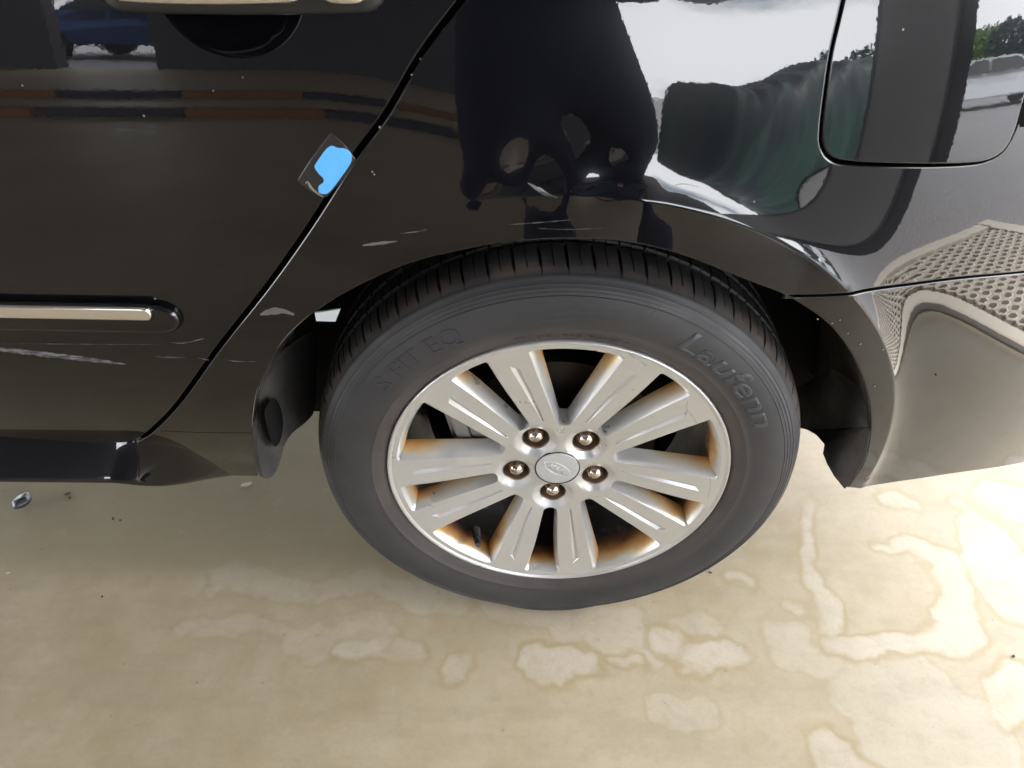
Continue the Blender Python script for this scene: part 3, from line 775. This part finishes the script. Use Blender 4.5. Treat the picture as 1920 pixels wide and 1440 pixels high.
wid = [(.0782,.0), (.0790,.0060), (.0830,.0098), (.100,.0165), (.13,.0280), (.165,.0415), (.195,.0525), (.2062,.0570)]
HOLES = []
for k in range(5):
    HOLES.append(ccw(hole(NA-72*k, nar, .2162, 0))); HOLES.append(ccw(hole(NA-72*k-36, wid, .2162, 0)))
lugs = [ccw([(.05715*math.cos(rad(NA-72*k))+.0186*math.cos(a), .05715*math.sin(rad(NA-72*k))+.0186*math.sin(a)) for a in np.linspace(0, 2*math.pi, 29)[:-1]]) for k in range(5)]
circ = lambda R, n: [(R*math.cos(a), R*math.sin(a)) for a in np.linspace(0, 2*math.pi, n+1)[:-1]]
cons = []; grooves = []
for k in range(5):
    for s in (1, -1):
        A = [(.088, 17.5), (.12, 15.2), (.155, 13.9), (.1975, 12.9)]; B = [(.088, 19.0), (.12, 17.7), (.155, 16.8), (.1885, 16.1)]
        f = lambda l: cr([(r*math.cos(rad(NA-72*k+s*p)), r*math.sin(rad(NA-72*k+s*p))) for r, p in l], .0025)
        a_, b_ = f(A), f(B)
        mid = f([(.090, 18.2), (.12, 16.5), (.155, 15.4), (.1915, 14.4)])
        cons += [join(a_), join(b_, [a_[-1]]), mid]; grooves.append((join(a_), join(b_), mid))
V2, T, bi = fill(circ(.2225, 240), [circ(.0306, 72)]+HOLES+lugs, cons, .0042)
G2 = np.array(V2); gd = np.zeros(len(G2))
for (pa_, pb_, pm_) in grooves:
    poly_ = pa_+pb_[::-1]; near = inside(G2, poly_)
    A_, M_ = np.array(pa_+pb_), np.array(pm_)
    dm = np.sqrt(((G2[:,None]-M_[None])**2).sum(2).min(1)); de = np.sqrt(((G2[:,None]-A_[None])**2).sum(2).min(1))
    near &= de > 3e-4; near |= dm < 2e-4
    gd = np.where(near, np.maximum(gd, .0027*de/(de+dm+1e-9)), gd)
V = [(q[0], hface(*q)+gd[i], q[1]) for i, q in enumerate(V2)]
Fc = []
for t in T:
    a, b, c = (V2[i] for i in t); s = (b[0]-a[0])*(c[1]-a[1])-(b[1]-a[1])*(c[0]-a[0]); Fc.append(t if s > 0 else t[::-1])
base = 240+72
for hi_, h in enumerate(HOLES):
    n = len(h); prev = bi[base:base+n]; base += n
    ins = []
    for q in h:
        r = math.hypot(*q); ins.append(.009 if r > .2155 else (.002+.0065*max(0, (r-.08)/.13) if hi_ % 2 == 0 else .0035+.0085*max(0, (r-.08)/.13)))
    for (f_, dy) in ((.07, .0006), (.26, .0028), (.60, .0090), (.9, .018), (1., .025), (1., .029)):
        ring = inset(h, [-0+i_*f_ for i_ in ins]); cur = []
        for i, q in enumerate(ring): cur.append(len(V)); V.append((q[0], hface(*h[i])+dy, q[1]))
        for i in range(n):
            i2 = (i+1) % n; Fc.append((prev[i], prev[i2], cur[i2], cur[i])[::1])
        prev = cur
me = mesh('rim', V, Fc, True, 20)
link('rim_face', me, ALLOY, wheel)
lip = [(.2225,0.), (.2240,-.0012), (.2256,-.0022), (.2270,-.0026), (.2280,-.0020), (.2286,-.0004), (.2286,.004), (.2270,.009)]
V, Fc = lathe(lip, 240); link('rim_lip', mesh('rim_lip', V, Fc, True), ALLOY, wheel)
V, Fc = lathe([(.2080,.024), (.2072,.05), (.2055,.08), (.2035,.12), (.204,.16), (.209,.20)], 160); link('rim_barrel', mesh('rim_barrel', V, Fc, True), ALLOY, wheel)
V, Fc = lathe([(.0306,.0128), (.0312,.030)], 72)
link('cap_seat', mesh('cap_seat', V, Fc, True), BLACKPL, wheel)
V, Fc = lathe([(.0001,.0118), (.010,.0119), (.020,.0123), (.0265,.0127), (.0285,.0129), (.0295,.0136), (.0297,.016)], 72)
cap = link('centre_cap', mesh('centre_cap', V, Fc, True), CAPM, wheel)
# emblem: letters in a slanted oval
def emblem():
    bm = text_mesh('KIA', 0, .01); xs_ = [v.co.x for v in bm.verts]; ys_ = [v.co.y for v in bm.verts]; x0, x1, y0, y1 = min(xs_), max(xs_), min(ys_), max(ys_)
    bmesh.ops.triangulate(bm, faces=bm.faces)
    top = bmesh.ops.extrude_face_region(bm, geom=list(bm.faces)); up = {v for v in top['geom'] if isinstance(v, bmesh.types.BMVert)}
    for v in bm.verts:
        a = ((v.co.x-x0)/(x1-x0)-.5)*.026; b = ((v.co.y-y0)/(y1-y0)-.5)*.0095; v.co = (a, .0122-(.0008 if v in up else 0), b)
    segs = 64; ring = []
    for k in range(segs):
        t = 2*math.pi*k/segs; row = []
        for (s, h) in ((1.0, 0), (.97, .0008), (.90, .0008), (.87, 0)):
            row.append(bm.verts.new((.0215*s*math.cos(t), .0124-h, .0102*(s-(1-s)*.6)*math.sin(t))))
        ring.append(row)
    for k in range(segs):
        a, b = ring[k], ring[(k+1) % segs]
        for j in range(3): bm.faces.new((a[j], a[j+1], b[j+1], b[j]))
    bmesh.ops.recalc_face_normals(bm, faces=bm.faces)
    bmesh.ops.rotate(bm, verts=bm.verts, cent=(0,0,0), matrix=Matrix.Rotation(rad(35), 3, 'Y'))
    bm_obj('cap_emblem', bm, CAPM, wheel)
emblem()
# lug pockets and nuts
def nut_mesh():
    V = []; Fc = []; rows = [(.0120, .030, 1), (.0120, .0090, 1), (.0113, .0070, .8), (.0100, .0050, 0), (.0088, .0028, 0), (.0066, .0004, 0), (.0036, -.0010, 0), (.0004, -.0015, 0)]
    n = 36
    for (r, y, hx) in rows:
        for k in range(n):
            a = 2*math.pi*k/n; hr = r*(1-hx+hx*math.cos(math.pi/6)/math.cos(((a+math.pi/6) % (math.pi/3))-math.pi/6)*1.04) if hx else r
            V.append((hr*math.cos(a), y, hr*math.sin(a)))
    for j in range(len(rows)-1):
        for k in range(n): Fc.append((j*n+k, j*n+(k+1) % n, (j+1)*n+(k+1) % n, (j+1)*n+k))
    return mesh('lug_nut', V, Fc, True, 30)
NM = nut_mesh(); NM.materials.append(NUTM)
Vp, Fp = lathe([(.0186,0), (.0180,.0010), (.0174,.003), (.0160,.020), (.011,.026)], 40); PM = mesh('lug_seat', Vp, Fp, True, 50); PM.materials.append(POCKET)
for k in range(5):
    a = rad(NA-72*k); c = (.05715*math.cos(a), 0, .05715*math.sin(a)); hy = hface(c[0]+.0186, c[2])
    o = link('lug_seat', PM, None, wheel); o.location = (c[0], hy, c[2])
    o = link('lug_nut', NM, None, wheel); o.location = (c[0], hy-.0020, c[2]); o.rotation_euler = (0, rad(17*k), 0)
# valve stem in the lower-left opening
d = ray(884, 1000); 
v0 = Vector((-.1135, .012, -.150)); bm = bmesh.new()
r_ = bmesh.ops.create_cone(bm, cap_ends=True, segments=20, radius1=.0075, radius2=.0052, depth=.024); bmesh.ops.translate(bm, verts=r_['verts'], vec=(0,0,-.012))
r_ = bmesh.ops.create_cone(bm, cap_ends=True, segments=20, radius1=.0043, radius2=.0040, depth=.016); bmesh.ops.translate(bm, verts=r_['verts'], vec=(0,0,.006))
r_ = bmesh.ops.create_cone(bm, cap_ends=True, segments=20, radius1=.0048, radius2=.0038, depth=.010); bmesh.ops.translate(bm, verts=r_['verts'], vec=(0,0,.014))
vo = bm_obj('valve_stem', bm, BLACKPL, wheel, True); vd = Vector((.15,-.92,.36)).normalized(); vo.rotation_euler = vd.to_track_quat('Z', 'Y').to_euler(); vo.location = v0
# brake
V, Fc = lathe([(.045,.050), (.062,.050), (.066,.072), (.085,.072), (.086,.0705), (.140,.0705), (.1405,.0725), (.1405,.094), (.085,.094)], 120)
link('brake_disc', mesh('brake_disc', V, Fc, True, 35), DISC, wheel)
bm = bmesh.new()
box_bm(bm, (-.128, .075, .028), (.034, .060, .100), .008, Matrix.Rotation(rad(-12), 4, 'Y')); box_bm(bm, (-.108, .058, .028), (.026, .020, .072), .005, Matrix.Rotation(rad(-12), 4, 'Y')); box_bm(bm, (-.098, .060, -.02), (.03, .02, .03), .006)
bm_obj('brake_caliper', bm, CAST, wheel)
V, Fc = lathe([(.03,.112), (.17,.112), (.185,.120)], 64); link('dust_shield', mesh('dust_shield', V, Fc, True), DARK, wheel)
V, Fc = lathe([(.001,.30), (.045,.30), (.05,.16), (.055,.06)], 32); link('hub', mesh('hub', V, Fc, True), DISC, wheel)
# hairline scrapes on the spokes at the right
KERB = mat('kerb_rash', (.30,.29,.28), .6)
def face_mark(pts, w):
    Q = []
    for (u, v) in pts:
        d = ray(u, v); y = .005
        for _ in range(5):
            P = CP+d*((y-CP.y)/d.y); y = hface(P.x, P.z-WZ)
        Q.append((P.x, P.z-WZ))
    Q = cr(Q, .004); V = []; Fc = []
    for i, q in enumerate(Q):
        a = Vector(Q[max(0, i-1)]); b = Vector(Q[min(len(Q)-1, i+1)]); t = (b-a).normalized(); ww = w*rnd.uniform(.5, 1.2)/2
        for s in (-1, 1): p = (q[0]-t.y*ww*s, q[1]+t.x*ww*s); V.append((p[0], hface(*p)-.0003, p[1]))
    for i in range(len(Q)-1): Fc.append((2*i, 2*i+1, 2*i+3, 2*i+2))
    link('scratch_or_highlight', mesh('scratch_or_highlight', V, face_out(V, Fc), True), KERB, wheel)
face_mark([(1290,752), (1287,765), (1298,780), (1306,793)], .0012); face_mark([(1180,665), (1200,676), (1212,686)], .0012); face_mark([(1332,893), (1331,915), (1326,935)], .0008)

# ------------------------------------------------------------------ small things on the floor
STONE = mat('blue_black_stone', (.035,.036,.045), .35); LEAF = mat('dead_leaf', (.07,.055,.03), .8); PALE = mat('pale_flake', (.55,.50,.40), .7)
def lump(name, u, v, s, mt, label, cat, flat=.6, seed=0):
    bm = bmesh.new(); bmesh.ops.create_icosphere(bm, subdivisions=3, radius=1)
    for q in bm.verts:
        n = noise.noise(q.co*1.3+Vector((seed, 3, 1)))*.28+noise.noise(q.co*4+Vector((seed, 0, 1)))*.08
        q.co = Vector((q.co.x*s[0], q.co.y*s[1], q.co.z*s[2]))*(1+n)
    zmin = min(q.co.z for q in bm.verts)
    for q in bm.verts: q.co.z -= zmin
    o = bm_obj(name, bm, mt, None, True, 60, label=label, category=cat); p = gpx(u, v); o.location = (p.x, p.y, 0.0); o.rotation_euler = (0, 0, seed)
lump('pebble', 45, 946, (.0175,.0125,.0100), STONE, 'blue-black rounded pebble lying under the sill at the left', 'pebble', seed=1)
lump('leaf_scrap', 127, 926, (.0055,.0020,.0010), LEAF, 'small dark curled scrap just right of the pebble', 'debris', seed=.6)
lump('leaf_scrap', 212, 973, (.0040,.0018,.0010), LEAF, 'dark crumb on the floor below the sill, nearest the camera of three', 'debris', seed=2.2)
lump('leaf_scrap', 226, 976, (.0028,.0016,.0010), LEAF, 'tiny crumb touching the dark crumb below the sill', 'debris', seed=3.1)
lump('leaf_scrap', 131, 934, (.0025,.0015,.0008), LEAF, 'speck beneath the curled scrap by the pebble', 'debris', seed=4.1)
lump('grit', 192, 1119, (.0020,.0018,.0012), LEAF, 'single dark grain on the bare floor left of the tyre', 'debris', seed=5)
lump('grit', 1332, 1074, (.0028,.0020,.0012), LEAF, 'small brown grain beside the tyre foot at right', 'debris', seed=6)
lump('grit', 1900, 1231, (.0030,.0020,.0012), LEAF, 'dark grain between the two large pale drips at far right', 'debris', seed=7)
lump('paint_flake', 15, 1075, (.0035,.0018,.0008), PALE, 'pale flake lying at the left edge of the floor', 'debris', seed=.4)
lump('paint_flake', 462, 909, (.0105,.0048,.0008), PALE, 'pale irregular flake on the floor below the mud flap', 'debris', seed=.3)

# ------------------------------------------------------------------ what stands around (seen in the paint)
ROOFM = mat('painted_steel_roof', (.13,.13,.135), .6)
rf = empty('carport_roof', (0, 0, 2.8), label='grey steel carport roof above the car', category='roof')
box('roof_sheet', (-2.75, -2.4, .06), (12.5, 12.6, .05), ROOFM, rf)
for k in range(9): box('purlin', (-8.4+1.25*k, -2.4, -.02), (.08, 12.5, .1), ROOFM, rf)
COL = mat('grey_painted_column', (.40,.40,.40), .7); COLD = mat('dark_column', (.03,.032,.04), .6)
cl = empty('carport_column', (1.36, -1.25, -.05), label='grey square column carrying the carport roof', category='column'); cl.rotation_euler = (0, 0, rad(42))
box('shaft', (0, 0, 1.49), (.33, .26, 2.98), COL, cl, .02); box('dark_edge', (.195, .01, 1.49), (.06, .25, 2.96), COLD, cl, .005); box('base_plate', (0, 0, .006), (.36, .30, .012), COLD, cl)  # shaft with a dark strip along one edge
# workshop wall to the left, with a bay opening
WALLM = mat('dark_workshop_wall', (.06,.055,.06), .8)
wl = empty('workshop_wall', (-5, -8.6, 0), label='dark workshop wall beyond the carport', category='wall')
for x0, x1, z0, z1 in ((-9, -.15, 0, 4), (.95, 6.6, 0, 4), (-.15, .95, 2.2, 4)): box('wall_section', ((x0+x1)/2, 0, (z0+z1)/2), (x1-x0, .25, z1-z0), WALLM, wl)
# striped kerbs on the floor
OR = mat('orange_kerb_paint', (.22,.085,.015), .6); BK = mat('black_kerb_paint', (.02,.022,.03), .6)
def kerb(y, ph, label):
    t = empty('striped_kerb', (-3.5, y, 0), label=label, category='kerb', group='striped kerbs on the workshop floor')
    for k in range(8): box('kerb_block', (-3.2+.92*k+ph, 0, .04), (.918, .12, .08), OR if k % 2 else BK, t, .01)
kerb(-5.4, 0, 'striped orange and black kerb farther from the car'); kerb(-4.3, .45, 'striped orange and black kerb nearer the car')
# vehicles: simple saloons with glass, wheels and lamps
def saloon(name, loc, rz, col, label, group=None):
    pm = mat(name+'_paint', col, .25, .3, Coat_Weight=.6); t = empty(name, loc, label=label, category='car'); t.rotation_euler = (0, 0, rz)
    if group: t['group'] = group
    side = [(-2.25,.35), (-2.3,.62), (-2.2,.86), (-1.3,.98), (-.75,1.38), (.55,1.42), (1.25,1.02), (2.1,.90), (2.25,.62), (2.2,.32), (1.72,.30), (1.60,.55), (1.38,.63), (1.14,.55), (1.02,.30), (-1.02,.30), (-1.14,.55), (-1.36,.63), (-1.6,.55), (-1.72,.30)]
    bm = bmesh.new(); L = []; 
    for s in (-1, 1):
        L.append([bm.verts.new((x, s*(.86 if z < .95 else .62), z)) for x, z in side])
    for i in range(len(side)):
        j = (i+1) % len(side); bm.faces.new((L[0][i], L[0][j], L[1][j], L[1][i]))
    bm.faces.new(L[0][::-1]); bm.faces.new(L[1]); bmesh.ops.recalc_face_normals(bm, faces=bm.faces)
    bmesh.ops.bevel(bm, geom=[e for e in bm.edges], offset=.04, segments=2, affect='EDGES')
    bm_obj('body', bm, pm, t, True, 40)
    for s in (-1, 1):
        for x0, x1, x2, x3 in ((-1.12, -.32, -.32, -.72), (-.26, .98, .48, -.26)):
            V = [(x0, s*.80, 1.0), (x1, s*.80, 1.0), (x2, s*.655, 1.35), (x3, s*.655, 1.35)]
            link('window', mesh('window', [(a, b+s*.03, c) for a, b, c in V], [(0,1,2,3)], False), GLASS, t)
        for x in (-1.37, 1.37):
            V, Fc = lathe([(.02,-.11), (.2,-.11), (.205,-.10), (.30,-.10), (.32,-.06), (.32,.06), (.02,.06)], 28)
            w_ = link('wheel', mesh('wheel', V, Fc, True, 40), TYRE, t); w_.location = (x, s*.76, .32); w_.rotation_euler = (0, 0, 0 if s < 0 else math.pi)
        for x in (-2.27, 2.22): box('lamp', (x, s*.62, .68), (.06, .34, .13), WHITE, t, .02)
    V = [(.62,-.6,1.38), (.62,.6,1.38), (1.24,.74,1.04), (1.24,-.74,1.04)]
    link('windscreen', mesh('windscreen', [(a+.05, b, c+.03) for a, b, c in V], [(0,1,2,3)], False), GLASS, t)
    return t
saloon('silver_car', (10.6, -8.9, -.05), rad(28), (.62,.64,.68), 'silver saloon parked across the asphalt lot, nearer one', 'cars across the lot')
saloon('silver_car', (13.4, -6.9, -.05), rad(40), (.70,.71,.73), 'pale silver saloon parked behind the nearer silver one', 'cars across the lot')
saloon('silver_car', (15.2, -3.4, -.05), rad(62), (.55,.57,.62), 'grey silver saloon at the end of the row across the lot', 'cars across the lot')
saloon('blue_car', (-5.0, -11.4, -.05), rad(8), (.03,.06,.16), 'dark blue saloon standing outside the workshop opening')
# planting
LEAFG = mat('dark_leaves', (.028,.062,.045), .9, Specular_IOR_Level=.1); g = NG(LEAFG); g.color(g.mix(g.noise(3, 4)[0], (.010,.026,.028), (.020,.055,.042)))
LEAFL = mat('bright_leaves', (.10,.20,.03), .6); BARK = mat('bark', (.10,.075,.05), .9)
def leaves(name, fn, n, size, mt, parent=None, seed=1, **p):
    r = np.random.RandomState(seed); V = []; Fc = []
    for i in range(n):
        c = Vector(fn(r)); a = Vector(r.normal(size=3)).normalized(); b = a.orthogonal().normalized(); s = size*r.uniform(.6, 1.3)
        k = len(V); V += [c-a*s, c+b*s*.45, c+a*s, c-b*s*.45]; Fc.append((k, k+1, k+2, k+3))
    return link(name, mesh(name, V, Fc, False), mt, parent, **p)
TARP = mat('dark_green_tarpaulin', (.012,.05,.04), .55); g = NG(TARP)
g.color(g.mix(g.ss(g.noise(1.6, 4)[0], .35, .65), (.008,.022,.028), (.016,.062,.045))); g.bump(g.noise(5, 4, .6, stretch=(1,1,.35))[0], .5, .05)
def tarp():
    n, m = 90, 34; V = []; Fc = []
    for i in range(n+1):
        x = -1.3+2.6*i/n; h = 1.08+.12*x+.05*math.sin(x*3.1)+.025*math.sin(x*9); e = min(1, (1.3-abs(x))/.16); h *= .55+.45*math.sqrt(max(0, 1-(1-e)**2))
        for j in range(m+1):
            t = j/m; a = math.pi*t; cy, cz = math.cos(a), math.sin(a); k = .38
            y = k*math.copysign(abs(cy)**.45, cy)*(.75+.25*e); z = h*abs(cz)**.45
            f = .022*noise.noise(Vector((x*3.5, y*2, z*1.3)))*2+.012*noise.noise(Vector((x*9, y*5, z*2)))*2
            V.append((x, y+f*(1 if y > 0 else -1), max(0, z+f*.7)))
    for i in range(n):
        for j in range(m): Fc.append((i*(m+1)+j, i*(m+1)+j+1, (i+1)*(m+1)+j+1, (i+1)*(m+1)+j))
    Fc.append(tuple(range(m+1))[::-1]); Fc.append(tuple(n*(m+1)+j for j in range(m+1)))
    o = link('tarpaulin', mesh('tarpaulin', V, Fc, True, 60), TARP, None, label='dark green tarpaulin draped over a long low stack beside the carport', category='tarpaulin')
    o.location = (2.3, -3.9, 0); o.rotation_euler = (0, 0, rad(-28))
tarp()
def tree(loc, h, R, seed, label):
    t = empty('tree', loc, label=label, category='tree', group='trees beyond the lot')
    bm = bmesh.new(); r_ = bmesh.ops.create_cone(bm, cap_ends=True, segments=10, radius1=.22, radius2=.08, depth=h*.7); bmesh.ops.translate(bm, verts=r_['verts'], vec=(0,0,h*.35)); bm_obj('trunk', bm, BARK, t, True)
    rr = random.Random(seed); cl_ = [(rr.uniform(-1,1)*R*.7, rr.uniform(-1,1)*R*.7, h*rr.uniform(.5,.95), R*rr.uniform(.3,.55)) for _ in range(14)]
    def f(r):
        c = cl_[r.randint(14)]; d = Vector(r.normal(size=3)).normalized()*c[3]*r.uniform(.6,1.05); return (c[0]+d.x, c[1]+d.y, c[2]+d.z*.8)
    leaves('crown', f, 2600, .28, LEAFG if seed % 2 else LEAFL, t, seed)
TREEL = ['tree standing directly behind the carport column', 'low tree just clear of the column', 'taller tree between the column and the parked cars', 'tree above the roof of the nearer silver car', 'round tree behind the pale silver car',
         'tree between the pale and the grey silver cars', 'tree behind the grey silver car', 'first tree past the end of the car row', 'second tree past the end of the car row', 'third tree past the end of the car row', 'last tree, farthest from the column']
for k in range(11):
    a = rad(38+8*k); D = 42+6*math.sin(k*2.1)
    tree((D*math.sin(a), -D*math.cos(a), -.05), 4.2+1.2*math.sin(k*1.7), 3.6, k+1, TREEL[k])
def gf(r): x, y = r.uniform(-1.6, 1.6), r.uniform(-.5, .5); return (x, y, abs(r.normal())*.10)
v_ = leaves('grass_verge', gf, 5000, .06, LEAFL, None, 4, kind='stuff'); v_.location = (11.6, -5.9, -.02); v_.rotation_euler = (0, 0, rad(75))

# ------------------------------------------------------------------ the photographer, mirrored in the quarter panel
CLOTH = mat('navy_clothing', (.016,.020,.034), .85); SKIN = mat('skin', (.42,.26,.19), .5); HAIR = mat('dark_hair', (.015,.012,.01), .5); PHONE = mat('phone_shell', (.02,.02,.022), .2)
def skinned(name, pts, edges, mt, parent, sub=2):
    me = bpy.data.meshes.new(name); me.from_pydata([p[:3] for p in pts], edges, []); o = link(name, me, mt, parent)
    s = o.modifiers.new('s', 'SKIN'); s.use_smooth_shade = True
    L = me.skin_vertices[0].data
    for i, p in enumerate(pts): L[i].radius = (p[3], p[4] if len(p) > 4 else p[3]); L[i].use_root = (i == 0)
    m = o.modifiers.new('u', 'SUBSURF'); m.levels = m.render_levels = sub
    return o
pr = empty('person', (.13, -1.18, 0), label='person in dark clothes bending over a phone in front of the car', category='person')
pts = [(0,0,.95,.17,.12), (0,.01,1.15,.16,.11), (0,.03,1.38,.19,.11), (0,.04,1.46,.10,.08), (0,.06,1.55,.055), # spine to neck
       (0,.09,1.63,.085,.09), (0,.095,1.71,.085,.095), (0,.09,1.76,.05),
       (-.12,0,.86,.13), (-.20,.04,.50,.10), (-.25,0,.10,.07), (-.26,.10,.035,.045), (-.27,.18,.03,.03),
       (.12,0,.86,.13), (.20,.03,.50,.10), (.26,0,.10,.07), (.27,.10,.035,.045), (.28,.18,.03,.03),
       (-.19,.03,1.40,.06), (-.30,.10,1.18,.048), (-.245,.34,1.10,.036), (-.235,.40,1.09,.030),
       (.19,.03,1.40,.06), (.26,.12,1.17,.048), (-.02,.36,1.08,.036), (-.08,.41,1.085,.030)]
ed = [(0,1),(1,2),(2,3),(3,4),(4,5),(5,6),(6,7),(0,8),(8,9),(9,10),(10,11),(11,12),(0,13),(13,14),(14,15),(15,16),(16,17),(2,18),(18,19),(19,20),(20,21),(2,22),(22,23),(23,24),(24,25)]
skinned('body', pts, ed, CLOTH, pr)
skinned('head', [(0,.095,1.60,.07,.075), (0,.10,1.68,.088,.10), (0,.09,1.755,.06,.07)], [(0,1),(1,2)], SKIN, pr)
skinned('hair', [(0,.07,1.70,.090,.095), (0,.075,1.765,.075,.08)], [(0,1)], HAIR, pr)
for s, hx in ((-1, -.262), (1, -.105)):
    bx = (hx, .42, 1.085)
    pp = [(*bx, .026, .018), (bx[0], bx[1]+.03, bx[2]+.005, .032, .014)]; ee = [(0,1)]
    for f in range(4):
        k = len(pp); ox = -.024+.016*f; Lf = (.030, .036, .034, .026)[f]
        pp += [(bx[0]+ox, bx[1]+.05, bx[2]+.005, .009), (bx[0]+ox, bx[1]+.05+Lf, bx[2]+.0, .008), (bx[0]+ox-.006*s, bx[1]+.05+Lf*1.3, bx[2]-.014, .007)]; ee += [(1,k),(k,k+1),(k+1,k+2)]
    k = len(pp); pp += [(bx[0]-.03*s*-1, bx[1]+.02, bx[2]+.012, .010), (bx[0]+.045*s*-1, bx[1]+.05, bx[2]+.018, .008)]; ee += [(0,k),(k,k+1)]
    skinned('hand', pp, ee, SKIN, pr, 1)
pc = CP-FW*.012
ph = box('phone', (0, 0, 0), (.155, .073, .008), PHONE, None, .003, label='dark phone held level in both hands above the wheel', category='phone')
ph.matrix_world = Matrix.Translation(pc+RT*-.052-UP*.0) @ Matrix((RT, UP, -FW)).transposed().to_4x4()
